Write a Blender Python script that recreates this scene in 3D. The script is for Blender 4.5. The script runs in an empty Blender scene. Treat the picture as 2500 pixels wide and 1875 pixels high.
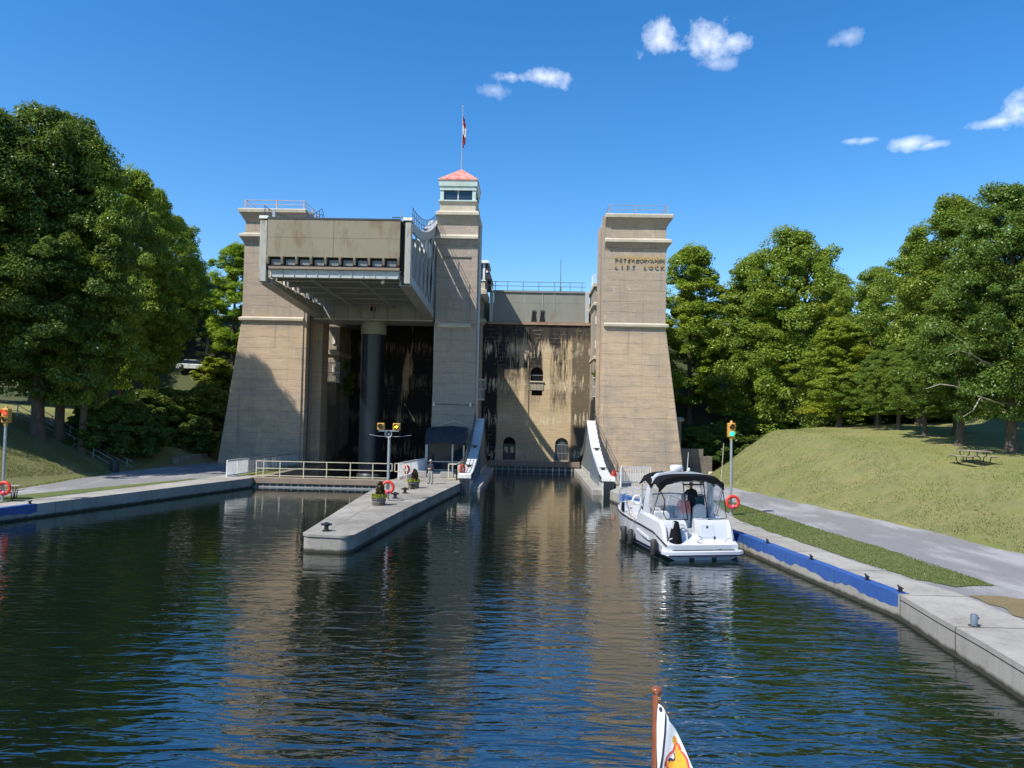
import bpy, bmesh, math, random
import numpy as np
from mathutils import Vector, Matrix

# ------------------------------------------------------------------ camera
sc = bpy.context.scene
col = sc.collection
rad = math.radians
cam_d = bpy.data.cameras.new('camera')
cam = bpy.data.objects.new('camera', cam_d); col.objects.link(cam)
cam_d.sensor_fit = 'HORIZONTAL'; cam_d.sensor_width = 36.0
cam_d.lens = 36.0 * 1865.0 / 2500.0
cam_d.clip_start = 0.05; cam_d.clip_end = 5000
CR, CU, CB = (0.99956805, 0.02142334, 0.02011853), (-0.01919269, -0.0425789, 0.99890874), (0.02225659, -0.99886339, -0.04214933)
cam.matrix_world = Matrix(((CR[0], CU[0], CB[0], 0), (CR[1], CU[1], CB[1], 0), (CR[2], CU[2], CB[2], 5.85), (0, 0, 0, 1)))
sc.camera = cam

# ------------------------------------------------------------------ sky and sun
SUN_AZ, SUN_EL = 49.0, 51.5            # sun stands behind the camera's left shoulder
world = bpy.data.worlds.new('World'); sc.world = world; world.use_nodes = True
wn, wl = world.node_tree.nodes, world.node_tree.links
wn.clear()
wout = wn.new('ShaderNodeOutputWorld'); wbg = wn.new('ShaderNodeBackground')
sky = wn.new('ShaderNodeTexSky'); sky.sky_type = 'NISHITA'; sky.sun_disc = False
sky.sun_elevation = rad(SUN_EL); sky.sun_rotation = rad(180 + SUN_AZ)
sky.altitude = 200; sky.air_density = 1.0; sky.dust_density = 0.25; sky.ozone_density = 2.2
hsv = wn.new('ShaderNodeHueSaturation'); hsv.inputs['Saturation'].default_value = 1.38; hsv.inputs['Hue'].default_value = 0.503
wl.new(sky.outputs[0], hsv.inputs['Color'])
wbg.inputs['Strength'].default_value = 0.132
def cloud_layer(prev):
    tc = wn.new('ShaderNodeTexCoord')
    nz = wn.new('ShaderNodeTexNoise'); nz.inputs['Scale'].default_value = 30; nz.inputs['Detail'].default_value = 7; nz.inputs['Roughness'].default_value = 0.62
    wl.new(tc.outputs['Generated'], nz.inputs['Vector'])
    nz2 = wn.new('ShaderNodeTexNoise'); nz2.inputs['Scale'].default_value = 75; nz2.inputs['Detail'].default_value = 5; nz2.inputs['Roughness'].default_value = 0.6
    wl.new(tc.outputs['Generated'], nz2.inputs['Vector'])
    # clouds: (pixel x, pixel y, half width, half height, strength) in the photograph's 2212-wide frame -> directions in the sky
    cl = [(1424, 85, 38, 36, 1.0), (1532, 84, 52, 38, 1.05), (1590, 88, 40, 20, .85), (1548, 138, 38, 15, .45), (1172, 168, 62, 21, 1.0),
          (1105, 166, 50, 13, .85), (1066, 195, 36, 15, .4), (1838, 305, 18, 6, .5), (1875, 303, 19, 6, .55), (1968, 309, 34, 13, .8),
          (2008, 314, 26, 8, .65), (2204, 238, 34, 32, 1.0), (2160, 262, 44, 11, .8), (1832, 80, 30, 15, .45)]
    tot = None
    def math_(op, a, b=None):
        n = wn.new('ShaderNodeMath'); n.operation = op
        for i, v in enumerate((a, b)):
            if v is None: continue
            if isinstance(v, (int, float)): n.inputs[i].default_value = v
            else: wl.new(v, n.inputs[i])
        return n.outputs[0]
    def dot(v):
        n = wn.new('ShaderNodeVectorMath'); n.operation = 'DOT_PRODUCT'
        wl.new(tc.outputs['Generated'], n.inputs[0]); n.inputs[1].default_value = v
        return n.outputs['Value']
    R, U, B = Vector(CR), Vector(CU), Vector(CB)
    for (px, py, w, h, s) in cl:
        d = (R * ((px - 1106) / 1650) + U * ((829.5 - py) / 1650) - B).normalized()
        a = d.cross(Vector((0, 0, 1))).normalized(); b = a.cross(d).normalized()
        c = max(.2, d.z) * 0 + 1
        u = math_('MULTIPLY', dot(a), 1650 / w); v = math_('MULTIPLY', dot(b), 1650 / h)
        r = math_('SQRT', math_('ADD', math_('MULTIPLY', u, u), math_('MULTIPLY', v, v)))
        front = math_('GREATER_THAN', dot(d), 0.5)
        m = math_('SUBTRACT', 1.0, r)
        m = math_('ADD', m, math_('MULTIPLY', math_('SUBTRACT', nz.outputs['Fac'], 0.5), 2.7))
        m = math_('ADD', m, math_('MULTIPLY', math_('SUBTRACT', nz2.outputs['Fac'], 0.5), .8))
        m = math_('MULTIPLY', math_('MULTIPLY', m, 0.62 * s), front)
        n = wn.new('ShaderNodeClamp'); wl.new(m, n.inputs[0]); n.inputs['Max'].default_value = min(1, .92 * s)
        edge = math_('GREATER_THAN', 2.3, r)
        m = math_('MULTIPLY', n.outputs[0], edge)
        tot = m if tot is None else math_('MAXIMUM', tot, m)
    mix = wn.new('ShaderNodeMix'); mix.data_type = 'RGBA'
    wl.new(tot, mix.inputs['Factor']); wl.new(prev, mix.inputs['A']); mix.inputs['B'].default_value = (6.7, 7.0, 7.5, 1)
    return mix.outputs['Result']
wl.new(cloud_layer(hsv.outputs[0]), wbg.inputs['Color']); wl.new(wbg.outputs[0], wout.inputs[0])
sun_d = bpy.data.lights.new('sun', 'SUN'); sun_d.energy = 4.3; sun_d.angle = rad(0.53); sun_d.color = (1.0, 0.94, 0.84)
sun = bpy.data.objects.new('sun', sun_d); col.objects.link(sun); sun.location = (-40, -40, 80)
LD = Vector((math.sin(rad(SUN_AZ)) * math.cos(rad(SUN_EL)), math.cos(rad(SUN_AZ)) * math.cos(rad(SUN_EL)), -math.sin(rad(SUN_EL))))
sun.rotation_euler = LD.to_track_quat('-Z', 'Y').to_euler()
vs = sc.view_settings; vs.view_transform = 'Standard'; vs.look = 'None'; vs.exposure = 0.62; vs.gamma = 1.0; vs.use_curve_mapping = False
cy = sc.cycles; cy.max_bounces = 7; cy.diffuse_bounces = 3; cy.glossy_bounces = 4; cy.transmission_bounces = 5; cy.transparent_max_bounces = 10
cy.caustics_reflective = False; cy.caustics_refractive = False; cy.use_denoising = True; cy.sample_clamp_indirect = 6.0

# ------------------------------------------------------------------ helpers
class MB:
    """collects shapes; build() links them as ONE mesh object"""
    def __init__(s): s.v = []; s.f = []; s.mi = []; s.m = 0
    def add(s, vs, fs):
        o = len(s.v); s.v += [tuple(p) for p in vs]; s.f += [tuple(i + o for i in f) for f in fs]; s.mi += [s.m] * len(fs); return s
    def box(s, x0, x1, y0, y1, z0, z1):
        return s.hexa([(x0, y0, z0), (x1, y0, z0), (x1, y1, z0), (x0, y1, z0)], [(x0, y0, z1), (x1, y0, z1), (x1, y1, z1), (x0, y1, z1)])
    def hexa(s, b, t):
        n = len(b)
        return s.add(list(b) + list(t), [tuple(range(n))[::-1], tuple(range(n, 2 * n))] + [(i, (i + 1) % n, n + (i + 1) % n, n + i) for i in range(n)])
    def loft(s, rings, cap=True):
        n = len(rings[0]); vs = [p for r in rings for p in r]; fs = []
        for k in range(len(rings) - 1):
            for i in range(n): fs.append((k * n + i, k * n + (i + 1) % n, (k + 1) * n + (i + 1) % n, (k + 1) * n + i))
        if cap: fs += [tuple(range(n))[::-1], tuple(range((len(rings) - 1) * n, len(rings) * n))]
        return s.add(vs, fs)
    def prism(s, poly, z0, z1):
        return s.hexa([(x, y, z0) for x, y in poly], [(x, y, z1) for x, y in poly])
    def beam(s, a, b, w, h=None, up=(0, 0, 1)):
        a, b = Vector(a), Vector(b); d = (b - a).normalized(); up = Vector(up)
        if abs(d.dot(up)) > .98: up = Vector((0, 1, 0))
        x = d.cross(up).normalized() * (w / 2); y = x.cross(d).normalized() * ((h or w) / 2)
        return s.hexa([a - x - y, a + x - y, a + x + y, a - x + y], [b - x - y, b + x - y, b + x + y, b - x + y])
    def tube(s, pts, r, n=8, closed=False):
        pts = [Vector(p) for p in pts]; rr = r if isinstance(r, (list, tuple)) else [r] * len(pts); rings = []
        N = len(pts); ref = None
        for k, p in enumerate(pts):
            if closed: d = pts[(k + 1) % N] - pts[k - 1]
            else: d = pts[min(k + 1, N - 1)] - pts[max(k - 1, 0)]
            d.normalize()
            if ref is None: ref = Vector((0, 0, 1)) if abs(d.z) < .9 else Vector((1, 0, 0))
            x = d.cross(ref)
            if x.length < 1e-4: x = d.cross(Vector((1, 0.2, 0)))
            x.normalize(); y = x.cross(d)
            ref = y if abs(y.dot(d)) < .5 else ref
            rings.append([p + x * math.cos(6.28318 * i / n) * rr[k] + y * math.sin(6.28318 * i / n) * rr[k] for i in range(n)])
        if closed:
            rings.append(rings[0]); return s.loft(rings, False)
        return s.loft(rings)
    def lathe(s, prof, c=(0, 0, 0), n=16, ax='z'):
        rings = []
        for r, z in prof:
            ring = []
            for i in range(n):
                a = 6.28318 * i / n; u, v = r * math.cos(a), r * math.sin(a)
                ring.append({'z': (c[0] + u, c[1] + v, c[2] + z), 'y': (c[0] + u, c[1] + z, c[2] - v), 'x': (c[0] + z, c[1] + u, c[2] + v)}[ax])
            rings.append(ring)
        return s.loft(rings)
    def torus(s, c, R, r, ax='y', n=24, m=10, squash=1):
        pts = []
        for i in range(n):
            a = 6.28318 * i / n; u, v = R * math.cos(a), R * math.sin(a)
            pts.append({'y': (c[0] + u, c[1], c[2] + v), 'x': (c[0], c[1] + u, c[2] + v), 'z': (c[0] + u, c[1] + v, c[2])}[ax])
        return s.tube(pts, r, m, True)
    def build(s, name, mat, parent=None, smooth=False, shift=True, bevel=0):
        me = bpy.data.meshes.new(name)
        v = s.v
        if parent is not None and shift:
            l = WLOC.get(parent.name, Vector((0, 0, 0))); v = [(p[0] - l.x, p[1] - l.y, p[2] - l.z) for p in s.v]
        me.from_pydata([tuple(p) for p in v], [], s.f)
        for m in (mat if isinstance(mat, (list, tuple)) else [mat]): me.materials.append(m)
        if any(s.mi): me.polygons.foreach_set('material_index', s.mi)
        bm = bmesh.new(); bm.from_mesh(me); bmesh.ops.recalc_face_normals(bm, faces=bm.faces)
        if bevel: 
            bmesh.ops.bevel(bm, geom=[e for e in bm.edges if len(e.link_faces) == 2 and e.calc_face_angle(0) > .5], offset=bevel, segments=1, affect='EDGES', clamp_overlap=True)
        bm.to_mesh(me); bm.free()
        if smooth:
            me.polygons.foreach_set('use_smooth', [True] * len(me.polygons))
            me.set_sharp_from_angle(angle=rad(smooth if smooth > 1 else 40))
        o = bpy.data.objects.new(name, me); col.objects.link(o)
        if parent is not None:
            o.parent = parent; WLOC[o.name] = WLOC.get(parent.name, Vector((0, 0, 0))) if shift else Vector((0, 0, 0))
        return o
WLOC = {}
def tag(o, label, cat, group=None, kind=None):
    o['label'] = label
    if cat: o['category'] = cat
    if group: o['group'] = group
    if kind: o['kind'] = kind
    return o
def thing(name, label, cat, loc=(0, 0, 0), rz=0, group=None):
    o = bpy.data.objects.new(name, None); col.objects.link(o); o.location = loc; o.rotation_euler = (0, 0, rz)
    o.empty_display_size = .2
    WLOC[o.name] = Vector(loc) if not rz else Vector((0, 0, 0))
    return tag(o, label, cat, group)
def dup(root, loc=None, rz=None, label=None, group=None):
    r = root.copy(); col.objects.link(r)
    if loc is not None: r.location = loc
    if rz is not None: r.rotation_euler = (0, 0, rz)
    if label: r['label'] = label
    if group: r['group'] = group
    for ch in [c for c in root.children]:
        c = ch.copy(); col.objects.link(c); c.parent = r
        for g in ch.children:
            d = g.copy(); col.objects.link(d); d.parent = c
    return r
def struct(o, label=None):
    o['kind'] = 'structure'
    if label: o['label'] = label
    return o
def interp(x, xs, ys): return float(np.interp(x, xs, ys))

# ------------------------------------------------------------------ materials
class NT:
    def __init__(s, name):
        s.mat = bpy.data.materials.new(name); s.mat.use_nodes = True; s.n = s.mat.node_tree.nodes; s.l = s.mat.node_tree.links
        s.b = s.n['Principled BSDF']; s.out = s.n['Material Output']; s.tc = s.n.new('ShaderNodeTexCoord'); s.co = s.tc.outputs['Object']
    def set(s, sock, v):
        if isinstance(v, bpy.types.NodeSocket): s.l.new(v, sock)
        else: sock.default_value = v if not (isinstance(v, tuple) and len(v) == 3 and sock.type == 'RGBA') else (*v, 1)
    def noise(s, scale=1, vec=(1, 1, 1), detail=4, rough=.55, off=(0, 0, 0), dist=0):
        m = s.n.new('ShaderNodeMapping'); m.inputs['Scale'].default_value = vec; m.inputs['Location'].default_value = off; s.l.new(s.co, m.inputs[0])
        t = s.n.new('ShaderNodeTexNoise'); t.inputs['Scale'].default_value = scale; t.inputs['Detail'].default_value = detail; t.inputs['Roughness'].default_value = rough
        t.inputs['Distortion'].default_value = dist
        s.l.new(m.outputs[0], t.inputs['Vector']); return t.outputs['Fac']
    def ramp(s, fac, a, b, ca=0.0, cb=1.0):
        t = s.n.new('ShaderNodeMapRange'); t.inputs['From Min'].default_value = a; t.inputs['From Max'].default_value = b
        t.inputs['To Min'].default_value = ca; t.inputs['To Max'].default_value = cb; t.clamp = True; s.set(t.inputs['Value'], fac); return t.outputs[0]
    def mix(s, fac, a, b, mode='MIX'):
        t = s.n.new('ShaderNodeMix'); t.data_type = 'RGBA'; t.blend_type = mode
        s.set(t.inputs['Factor'], fac); s.set(t.inputs['A'], a); s.set(t.inputs['B'], b); return t.outputs['Result']
    def math(s, op, a, b=0.0):
        t = s.n.new('ShaderNodeMath'); t.operation = op; s.set(t.inputs[0], a); s.set(t.inputs[1], b); return t.outputs[0]
    def sep(s):
        t = s.n.new('ShaderNodeSeparateXYZ'); s.l.new(s.co, t.inputs[0]); return t.outputs
    def bump(s, h, strength=.3, dist=.02, prev=None):
        t = s.n.new('ShaderNodeBump'); t.inputs['Strength'].default_value = strength; t.inputs['Distance'].default_value = dist; s.set(t.inputs['Height'], h)
        if prev: s.l.new(prev, t.inputs['Normal'])
        s.l.new(t.outputs[0], s.b.inputs['Normal']); return t.outputs[0]
    def done(s, colr=None, rough=.8, metal=0, **kw):
        if colr is not None: s.set(s.b.inputs['Base Color'], colr)
        s.set(s.b.inputs['Roughness'], rough); s.set(s.b.inputs['Metallic'], metal)
        for k, v in kw.items(): s.set(s.b.inputs[k.replace('_', ' ')], v)
        return s.mat
def simple(name, c, rough=.6, metal=0, var=.18, scale=3., dirt=None, bumps=.0, **kw):
    t = NT(name); n = t.noise(scale, detail=5); d = tuple(x * (1 - var * 2) for x in c)
    cc = t.mix(t.ramp(n, .3, .7), tuple(min(1, x * (1 + var * .5)) for x in c), d)
    if dirt: cc = t.mix(t.ramp(t.noise(scale * .7, (1, 1, .25), 6, .65, (3, 1, 7)), .52, .72, 0, .8), cc, dirt)
    if bumps: t.bump(t.noise(scale * 8, detail=4), bumps, .01)
    return t.done(cc, t.ramp(n, .2, .8, rough * .85, min(1, rough * 1.1)), metal, **kw)
def emit(name, c, strength):
    t = NT(name); return t.done(c, .4, Emission_Color=c, Emission_Strength=strength)

def concrete_tower(name, upper=(.41, .325, .235), lower=(.54, .395, .255), dark=(.20, .165, .13)):
    t = NT(name); x, y, z = t.sep()
    big = t.noise(.28, (1, 1, .8), 5, .6); board = t.noise(1.0, (.5, .5, 8.5), 5, .62); fine = t.noise(9, (1, 1, 2.2), 4, .7, (5, 2, 1))
    c = t.mix(t.ramp(z, 13.4, 15.2), lower, upper)
    c = t.mix(t.ramp(board, .38, .70, 0, .42), c, dark)
    c = t.mix(t.ramp(big, .46, .66, 0, .5), c, (.27, .235, .20))
    c = t.mix(t.ramp(fine, .52, .74, 0, .5), c, (.66, .55, .42))
    streak = t.noise(1.0, (2.4, 2.4, .10), 6, .7, (9, 4, 0))
    c = t.mix(t.ramp(streak, .55, .72, 0, .6), c, (.17, .15, .13))
    c = t.mix(t.ramp(t.noise(.9, (1, 1, 1.5), 7, .75, (6, 1, 4)), .52, .66, 0, .5), c, (.30, .255, .21))
    c = t.mix(t.ramp(t.noise(1.7, (1, 1, .7), 6, .7, (2, 5, 9)), .58, .70, 0, .45), c, (.62, .49, .38))
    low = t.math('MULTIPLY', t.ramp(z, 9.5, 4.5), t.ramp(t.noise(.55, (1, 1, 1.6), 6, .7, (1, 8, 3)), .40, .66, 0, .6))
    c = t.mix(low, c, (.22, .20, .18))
    wob = t.math('ADD', t.math('MULTIPLY', z, 1 / 1.02), t.math('MULTIPLY', t.noise(.35, (1, 1, .6), 3), .55))
    fr = t.math('FRACT', wob); line = t.math('LESS_THAN', fr, .035)
    line = t.math('MULTIPLY', line, t.ramp(t.noise(.9, (1, 1, 2.5), 4, .7, (2, 2, 2)), .38, .60, .08, .8))
    c = t.mix(line, c, (.10, .085, .07))
    h = t.math('SUBTRACT', t.math('ADD', board, t.math('MULTIPLY', fine, .5)), line)
    t.bump(h, .55, .03)
    return t.done(c, .92)
def concrete(name, c, dark, pale, scale=1., vstreak=.4, waterline=False):
    t = NT(name); big = t.noise(.45 * scale, detail=6, rough=.65); f = t.noise(14 * scale, detail=5, rough=.7)
    cc = t.mix(t.ramp(big, .35, .68), c, dark); cc = t.mix(t.ramp(f, .5, .8, 0, .5), cc, pale)
    st = t.noise(1, (3.2 * scale, 3.2 * scale, .22), 6, .7, (4, 4, 4)); cc = t.mix(t.ramp(st, .52, .75, 0, vstreak), cc, tuple(q * .45 for q in dark))
    if waterline:
        x, y, z = t.sep(); w = t.ramp(t.math('ADD', z, t.math('MULTIPLY', t.noise(2.5, (1, 1, .1), 4), .16)), .27, .17); cc = t.mix(w, cc, (.035, .033, .022))
    t.bump(t.math('ADD', f, t.math('MULTIPLY', big, 2)), .35, .012)
    return t.done(cc, .9)
def stained_wall(name, black_left):
    t = NT(name); x, y, z = t.sep()
    board = t.noise(1, (.6, .6, 7), 5, .65); wide = t.noise(1, (.42, .42, .05), 5, .6, (3, 0, 0), .4); drip = t.noise(1, (4.2, 4.2, .32), 6, .72, (7, 0, 2), .2)
    c = t.mix(t.ramp(board, .35, .7), (.63, .48, .285), (.42, .315, .185))
    c = t.mix(t.ramp(t.noise(.5, (1, 1, 1), 6, .7, (0, 0, 5)), .5, .68, 0, .7), c, (.42, .34, .23))
    br = t.n.new('ShaderNodeTexBrick'); cm = t.n.new('ShaderNodeCombineXYZ'); t.l.new(x, cm.inputs[0]); t.l.new(t.math('ADD', z, t.math('MULTIPLY', t.noise(1.5, detail=2), .07)), cm.inputs[1]); t.l.new(cm.outputs[0], br.inputs['Vector'])
    br.inputs['Scale'].default_value = 1; br.inputs['Brick Width'].default_value = 1.15; br.inputs['Row Height'].default_value = .46; br.inputs['Mortar Size'].default_value = .018; br.inputs['Mortar Smooth'].default_value = .3
    mort = br.outputs['Fac']
    if black_left:      # the left chamber: soot black almost all over
        blk = t.ramp(t.math('ADD', wide, t.math('MULTIPLY', drip, .35)), .84, .78)
        amt = .30
    else:
        # broad stain columns: black down the left edge, dark drips from the sill, brown band down the right edge
        edge = t.ramp(t.math('ADD', x, t.math('MULTIPLY', drip, .55)), -3.35, -3.55)
        top = t.math('MULTIPLY', t.ramp(t.math('ADD', wide, t.math('MULTIPLY', drip, .42)), .69, .76), t.ramp(z, 6.0, 12.0))
        top = t.math('MAXIMUM', top, t.math('MULTIPLY', t.ramp(t.math('ADD', t.math('ADD', z, t.math('MULTIPLY', drip, 7.0)), t.math('MULTIPLY', wide, 5.0)), 19.7, 21.1), .95))
        right = t.math('MULTIPLY', t.ramp(t.math('ADD', x, t.math('MULTIPLY', drip, .5)), 5.15, 5.35), .85)
        mid = t.math('MULTIPLY', t.ramp(t.math('ABSOLUTE', t.math('SUBTRACT', t.math('ADD', x, t.math('MULTIPLY', wide, .8)), 3.9)), 1.25, .8), t.ramp(t.math('ADD', z, t.math('MULTIPLY', drip, 5)), 8.6, 10.8))
        blk = t.math('MAXIMUM', t.math('MAXIMUM', edge, top), t.math('MAXIMUM', t.math('MULTIPLY', right, .9), t.math('MULTIPLY', mid, t.ramp(drip, .42, .56, .0, .85))))
        amt = .72
    c = t.mix(blk, c, (.013, .012, .013) if black_left else (.016, .014, .013))
    eff = t.math('MULTIPLY', mort, t.ramp(t.noise(.55, (1, 1, .8), 5, .7, (2, 0, 9)), .50 if not black_left else .56, .64, 0, .75))
    band = t.math('ADD', t.math('MULTIPLY', t.math('SINE', t.math('MULTIPLY', t.math('ADD', z, -.4), 1.53)), .10), drip)
    dr = t.ramp(band, .585, .63); dr = t.math('MULTIPLY', dr, t.ramp(t.noise(.4, (1, 1, .7), 4, .6, (5, 0, 1)), .40, .58))
    c = t.mix(t.math('MULTIPLY', t.math('MAXIMUM', eff, dr), amt * 1.5), c, (.70, .585, .40))
    t.bump(t.math('ADD', board, t.math('MULTIPLY', dr, .7)), .5, .03)
    return t.done(c, .85)
def painted(name, c, rust=(.22, .10, .04), amt=.5, rough=.5, scale=1.6, dark=(.05, .05, .045)):
    t = NT(name); n = t.noise(scale, (1, 1, .45), 7, .7); m = t.noise(scale * .5, (1, 1, .25), 5, .6, (4, 9, 2))
    cc = t.mix(t.ramp(m, .4, .7, 0, .35), c, tuple(q * .55 for q in c)); cc = t.mix(t.ramp(n, .62 - amt * .12, .74 - amt * .08, 0, .85), cc, rust)
    cc = t.mix(t.ramp(t.noise(scale * 2, (1, 1, .12), 6, .7, (1, 1, 8)), .6, .8, 0, amt), cc, dark)
    t.bump(n, .15, .01); return t.done(cc, rough)

M = {}
M['tower'] = concrete_tower('tower_concrete')
M['ctower'] = concrete_tower('centre_tower_concrete', (.40, .335, .265), (.37, .315, .25), (.22, .19, .16))
M['ledge'] = concrete('ledge_concrete', (.56, .50, .39), (.42, .37, .29), (.66, .6, .48), 1.5, .25)
M['wing'] = concrete('wing_wall_concrete', (.40, .35, .27), (.20, .17, .13), (.62, .57, .47), 1.2, .8)
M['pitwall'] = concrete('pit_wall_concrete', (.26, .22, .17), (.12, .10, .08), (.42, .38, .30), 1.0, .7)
M['pier'] = concrete('pier_concrete', (.33, .31, .27), (.16, .15, .13), (.50, .47, .42), .8, .55, True)
M['quay'] = concrete('quay_concrete', (.36, .34, .30), (.22, .205, .18), (.48, .455, .41), .9, .4, True)
M['stain_r'] = stained_wall('stained_breast_wall', False)
M['stain_l'] = stained_wall('soot_black_breast_wall', True)
M['steel'] = painted('grey_steel', (.30, .33, .34), amt=.25)
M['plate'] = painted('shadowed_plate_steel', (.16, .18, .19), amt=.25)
M['steel_under'] = painted('grey_girder_steel', (.30, .315, .31), amt=.25)
M['pale_steel'] = painted('pale_steel', (.45, .47, .455), (.28, .18, .10), .45)
M['rust_post'] = painted('weathered_post_paint', (.40, .385, .34), (.20, .14, .09), .8)
M['gate'] = painted('gate_plate', (.25, .215, .145), (.16, .095, .05), .95, .6, .75)
M['gate2'] = painted('upper_gate_plate', (.25, .25, .21), (.19, .15, .10), .3, .6, 1.1)
M['rustsill'] = painted('rusty_sill', (.36, .25, .17), (.28, .10, .04), .8, .8)
M['brown'] = painted('brown_beam', (.25, .19, .14), (.16, .10, .06), .4, .7)
M['cream_rail'] = painted('cream_rail', (.62, .56, .40), (.38, .26, .13), .3, .5, 3)
M['white'] = simple('white_paint', (.76, .77, .76), .45, var=.06, scale=4, dirt=(.45, .43, .38))
M['white_peel'] = painted('peeling_white_paint', (.78, .77, .70), (.12, .10, .08), .75, .6, 5)
M['walk'] = simple('white_walkway', (.56, .58, .58), .55, var=.06, scale=2, dirt=(.5, .5, .48))
M['black'] = simple('black_paint', (.018, .018, .02), .4, var=.1)
M['blk_steel'] = simple('dark_steel', (.045, .048, .055), .45, var=.1)
M['bluegrey'] = simple('blue_grey_rail', (.13, .17, .21), .45, var=.1)
M['navyrail'] = simple('navy_rail', (.03, .05, .11), .45, var=.1)
M['galv'] = simple('galvanised_steel', (.42, .44, .45), .42, .55, .1, 5)
M['pinkrail'] = painted('red_oxide_rail', (.48, .36, .335), (.6, .58, .55), .6, .6, 4)
M['mint'] = simple('mint_cabin_paint', (.52, .62, .58), .55, var=.06, scale=3, dirt=(.40, .42, .36))
M['ram'] = NT('ram_steel').done((.007, .012, .019), .34, .15)
M['collar'] = painted('ram_collar', (.26, .25, .21), (.12, .09, .06), .6)
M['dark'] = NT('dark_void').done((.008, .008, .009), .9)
M['awning'] = simple('navy_canvas', (.014, .022, .038), .85, var=.15, scale=2)
M['red'] = simple('red_ring_plastic', (.72, .045, .025), .38, var=.08)
M['pink'] = simple('pink_float', (.75, .13, .2), .5, var=.1)
M['rope'] = simple('rope', (.55, .5, .38), .9)
M['yellow'] = simple('signal_yellow', (.62, .33, .06), .5, var=.12, scale=4)
M['lens_off'] = NT('dark_lens').done((.05, .03, .02), .2)
M['gold'] = simple('gold_lettering', (.60, .40, .14), .45, .2, .15, 6)
def shingle():
    t = NT('worn_red_shingles'); n = t.noise(3.2, detail=6, rough=.75); n2 = t.noise(9, detail=4, rough=.7)
    c = t.mix(t.ramp(n, .42, .56), (.55, .10, .08), (.46, .31, .25)); c = t.mix(t.ramp(n2, .56, .7, 0, .8), c, (.62, .54, .46)); t.bump(n2, .6, .03); return t.done(c, .9)
M['shingle'] = shingle()
def glass(name, c, rough=.03, alpha=1):
    t = NT(name); return t.done(c, rough, 0, Specular_IOR_Level=.6, **({'Alpha': alpha} if alpha < 1 else {}))
M['window'] = glass('dark_window_glass', (.02, .035, .055))
M['shopglass'] = NT('kiosk_glass').done((.012, .022, .032), .05, 0, Specular_IOR_Level=.25)
M['wood'] = simple('grey_barrel_wood', (.23, .21, .18), .85, var=.25, scale=8, bumps=.3)
M['bark'] = NT('bark'); _t = M['bark']; _n = _t.noise(1, (9, 9, 1.1), 6, .7); _t.bump(_n, .9, .06)
M['bark'] = _t.done(_t.mix(_t.ramp(_n, .35, .68), (.06, .045, .033), (.165, .125, .092)), .95)
M['deadwood'] = simple('bleached_dead_wood', (.42, .37, .31), .9, var=.2, scale=4)
def water():
    t = NT('canal_water'); x, y, z = t.sep()
    w1 = t.noise(1, (.62, 2.0, 1), 2, .5, (0, 0, 0), .7); w2 = t.noise(1, (1.6, 4.6, 1), 2, .5, (3, 7, 0), .5); w3 = t.noise(1, (.16, .3, 1), 2, .5, (1, 1, 0))
    h = t.math('ADD', t.math('MULTIPLY', w1, 1.0), t.math('MULTIPLY', w2, .36))
    near = t.ramp(y, 42, 12, .17, 1.0)
    calm = t.math('MULTIPLY', t.ramp(w3, .3, .7, .55, 1.2), near)
    b = t.n.new('ShaderNodeBump'); b.inputs['Distance'].default_value = .068; t.l.new(h, b.inputs['Height']); t.l.new(calm, b.inputs['Strength']); t.l.new(b.outputs[0], t.b.inputs['Normal'])
    return t.done((.004, .009, .006), .018, 0, IOR=3.2, Specular_IOR_Level=.5)
M['water'] = water()
def grass(name, a, b, c, scale=1., thatch=False):
    t = NT(name); n1 = t.noise(.16 * scale, detail=5, rough=.6); n2 = t.noise(1.6 * scale, detail=6, rough=.7); n3 = t.noise(18, (1, 1, 1), 4, .7)
    cc = t.mix(t.ramp(n1, .38, .64), a, b); cc = t.mix(t.ramp(n2, .5, .72, 0, .75), cc, c); cc = t.mix(t.ramp(n3, .3, .75, 0, .55), cc, tuple(q * .45 for q in a))
    if thatch:      # steep mown slopes carry dry thatch
        g = t.n.new('ShaderNodeNewGeometry'); sp = t.n.new('ShaderNodeSeparateXYZ'); t.l.new(g.outputs['True Normal'], sp.inputs[0])
        st = t.math('MULTIPLY', t.ramp(sp.outputs[2], .975, .92), t.ramp(t.noise(.35, detail=5, rough=.7, off=(3, 3, 3)), .34, .58, .25, .9))
        cc = t.mix(st, cc, t.mix(t.ramp(n2, .35, .65), (.125, .145, .046), (.205, .185, .08)))
    t.bump(t.math('ADD', n3, t.math('MULTIPLY', n2, .6)), .9, .06); return t.done(cc, .95)
M['lawn'] = grass('dry_lawn', (.18, .205, .05), (.255, .245, .08), (.30, .255, .11), 1., True)
M['strip'] = grass('green_lawn', (.105, .150, .032), (.135, .165, .04), (.17, .165, .06))
M['dry'] = grass('dry_grass', (.24, .18, .085), (.19, .16, .06), (.14, .14, .04))
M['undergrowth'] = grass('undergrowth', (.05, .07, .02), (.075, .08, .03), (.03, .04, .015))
def gravel():
    t = NT('gravel_path'); n = t.noise(30, detail=5, rough=.8); b = t.noise(.5, (1, .35, 1), 6, .65); 
    c = t.mix(t.ramp(n, .35, .7), (.12, .118, .122), (.30, .292, .292)); c = t.mix(t.ramp(b, .46, .62, 0, .7), c, (.37, .36, .355)); c = t.mix(t.ramp(t.noise(3.5, (1, .4, 1), 6, .75, (2, 2, 2)), .55, .68, 0, .6), c, (.13, .13, .135)); t.bump(n, .5, .015); return t.done(c, .95)
M['gravel'] = gravel()
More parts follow.
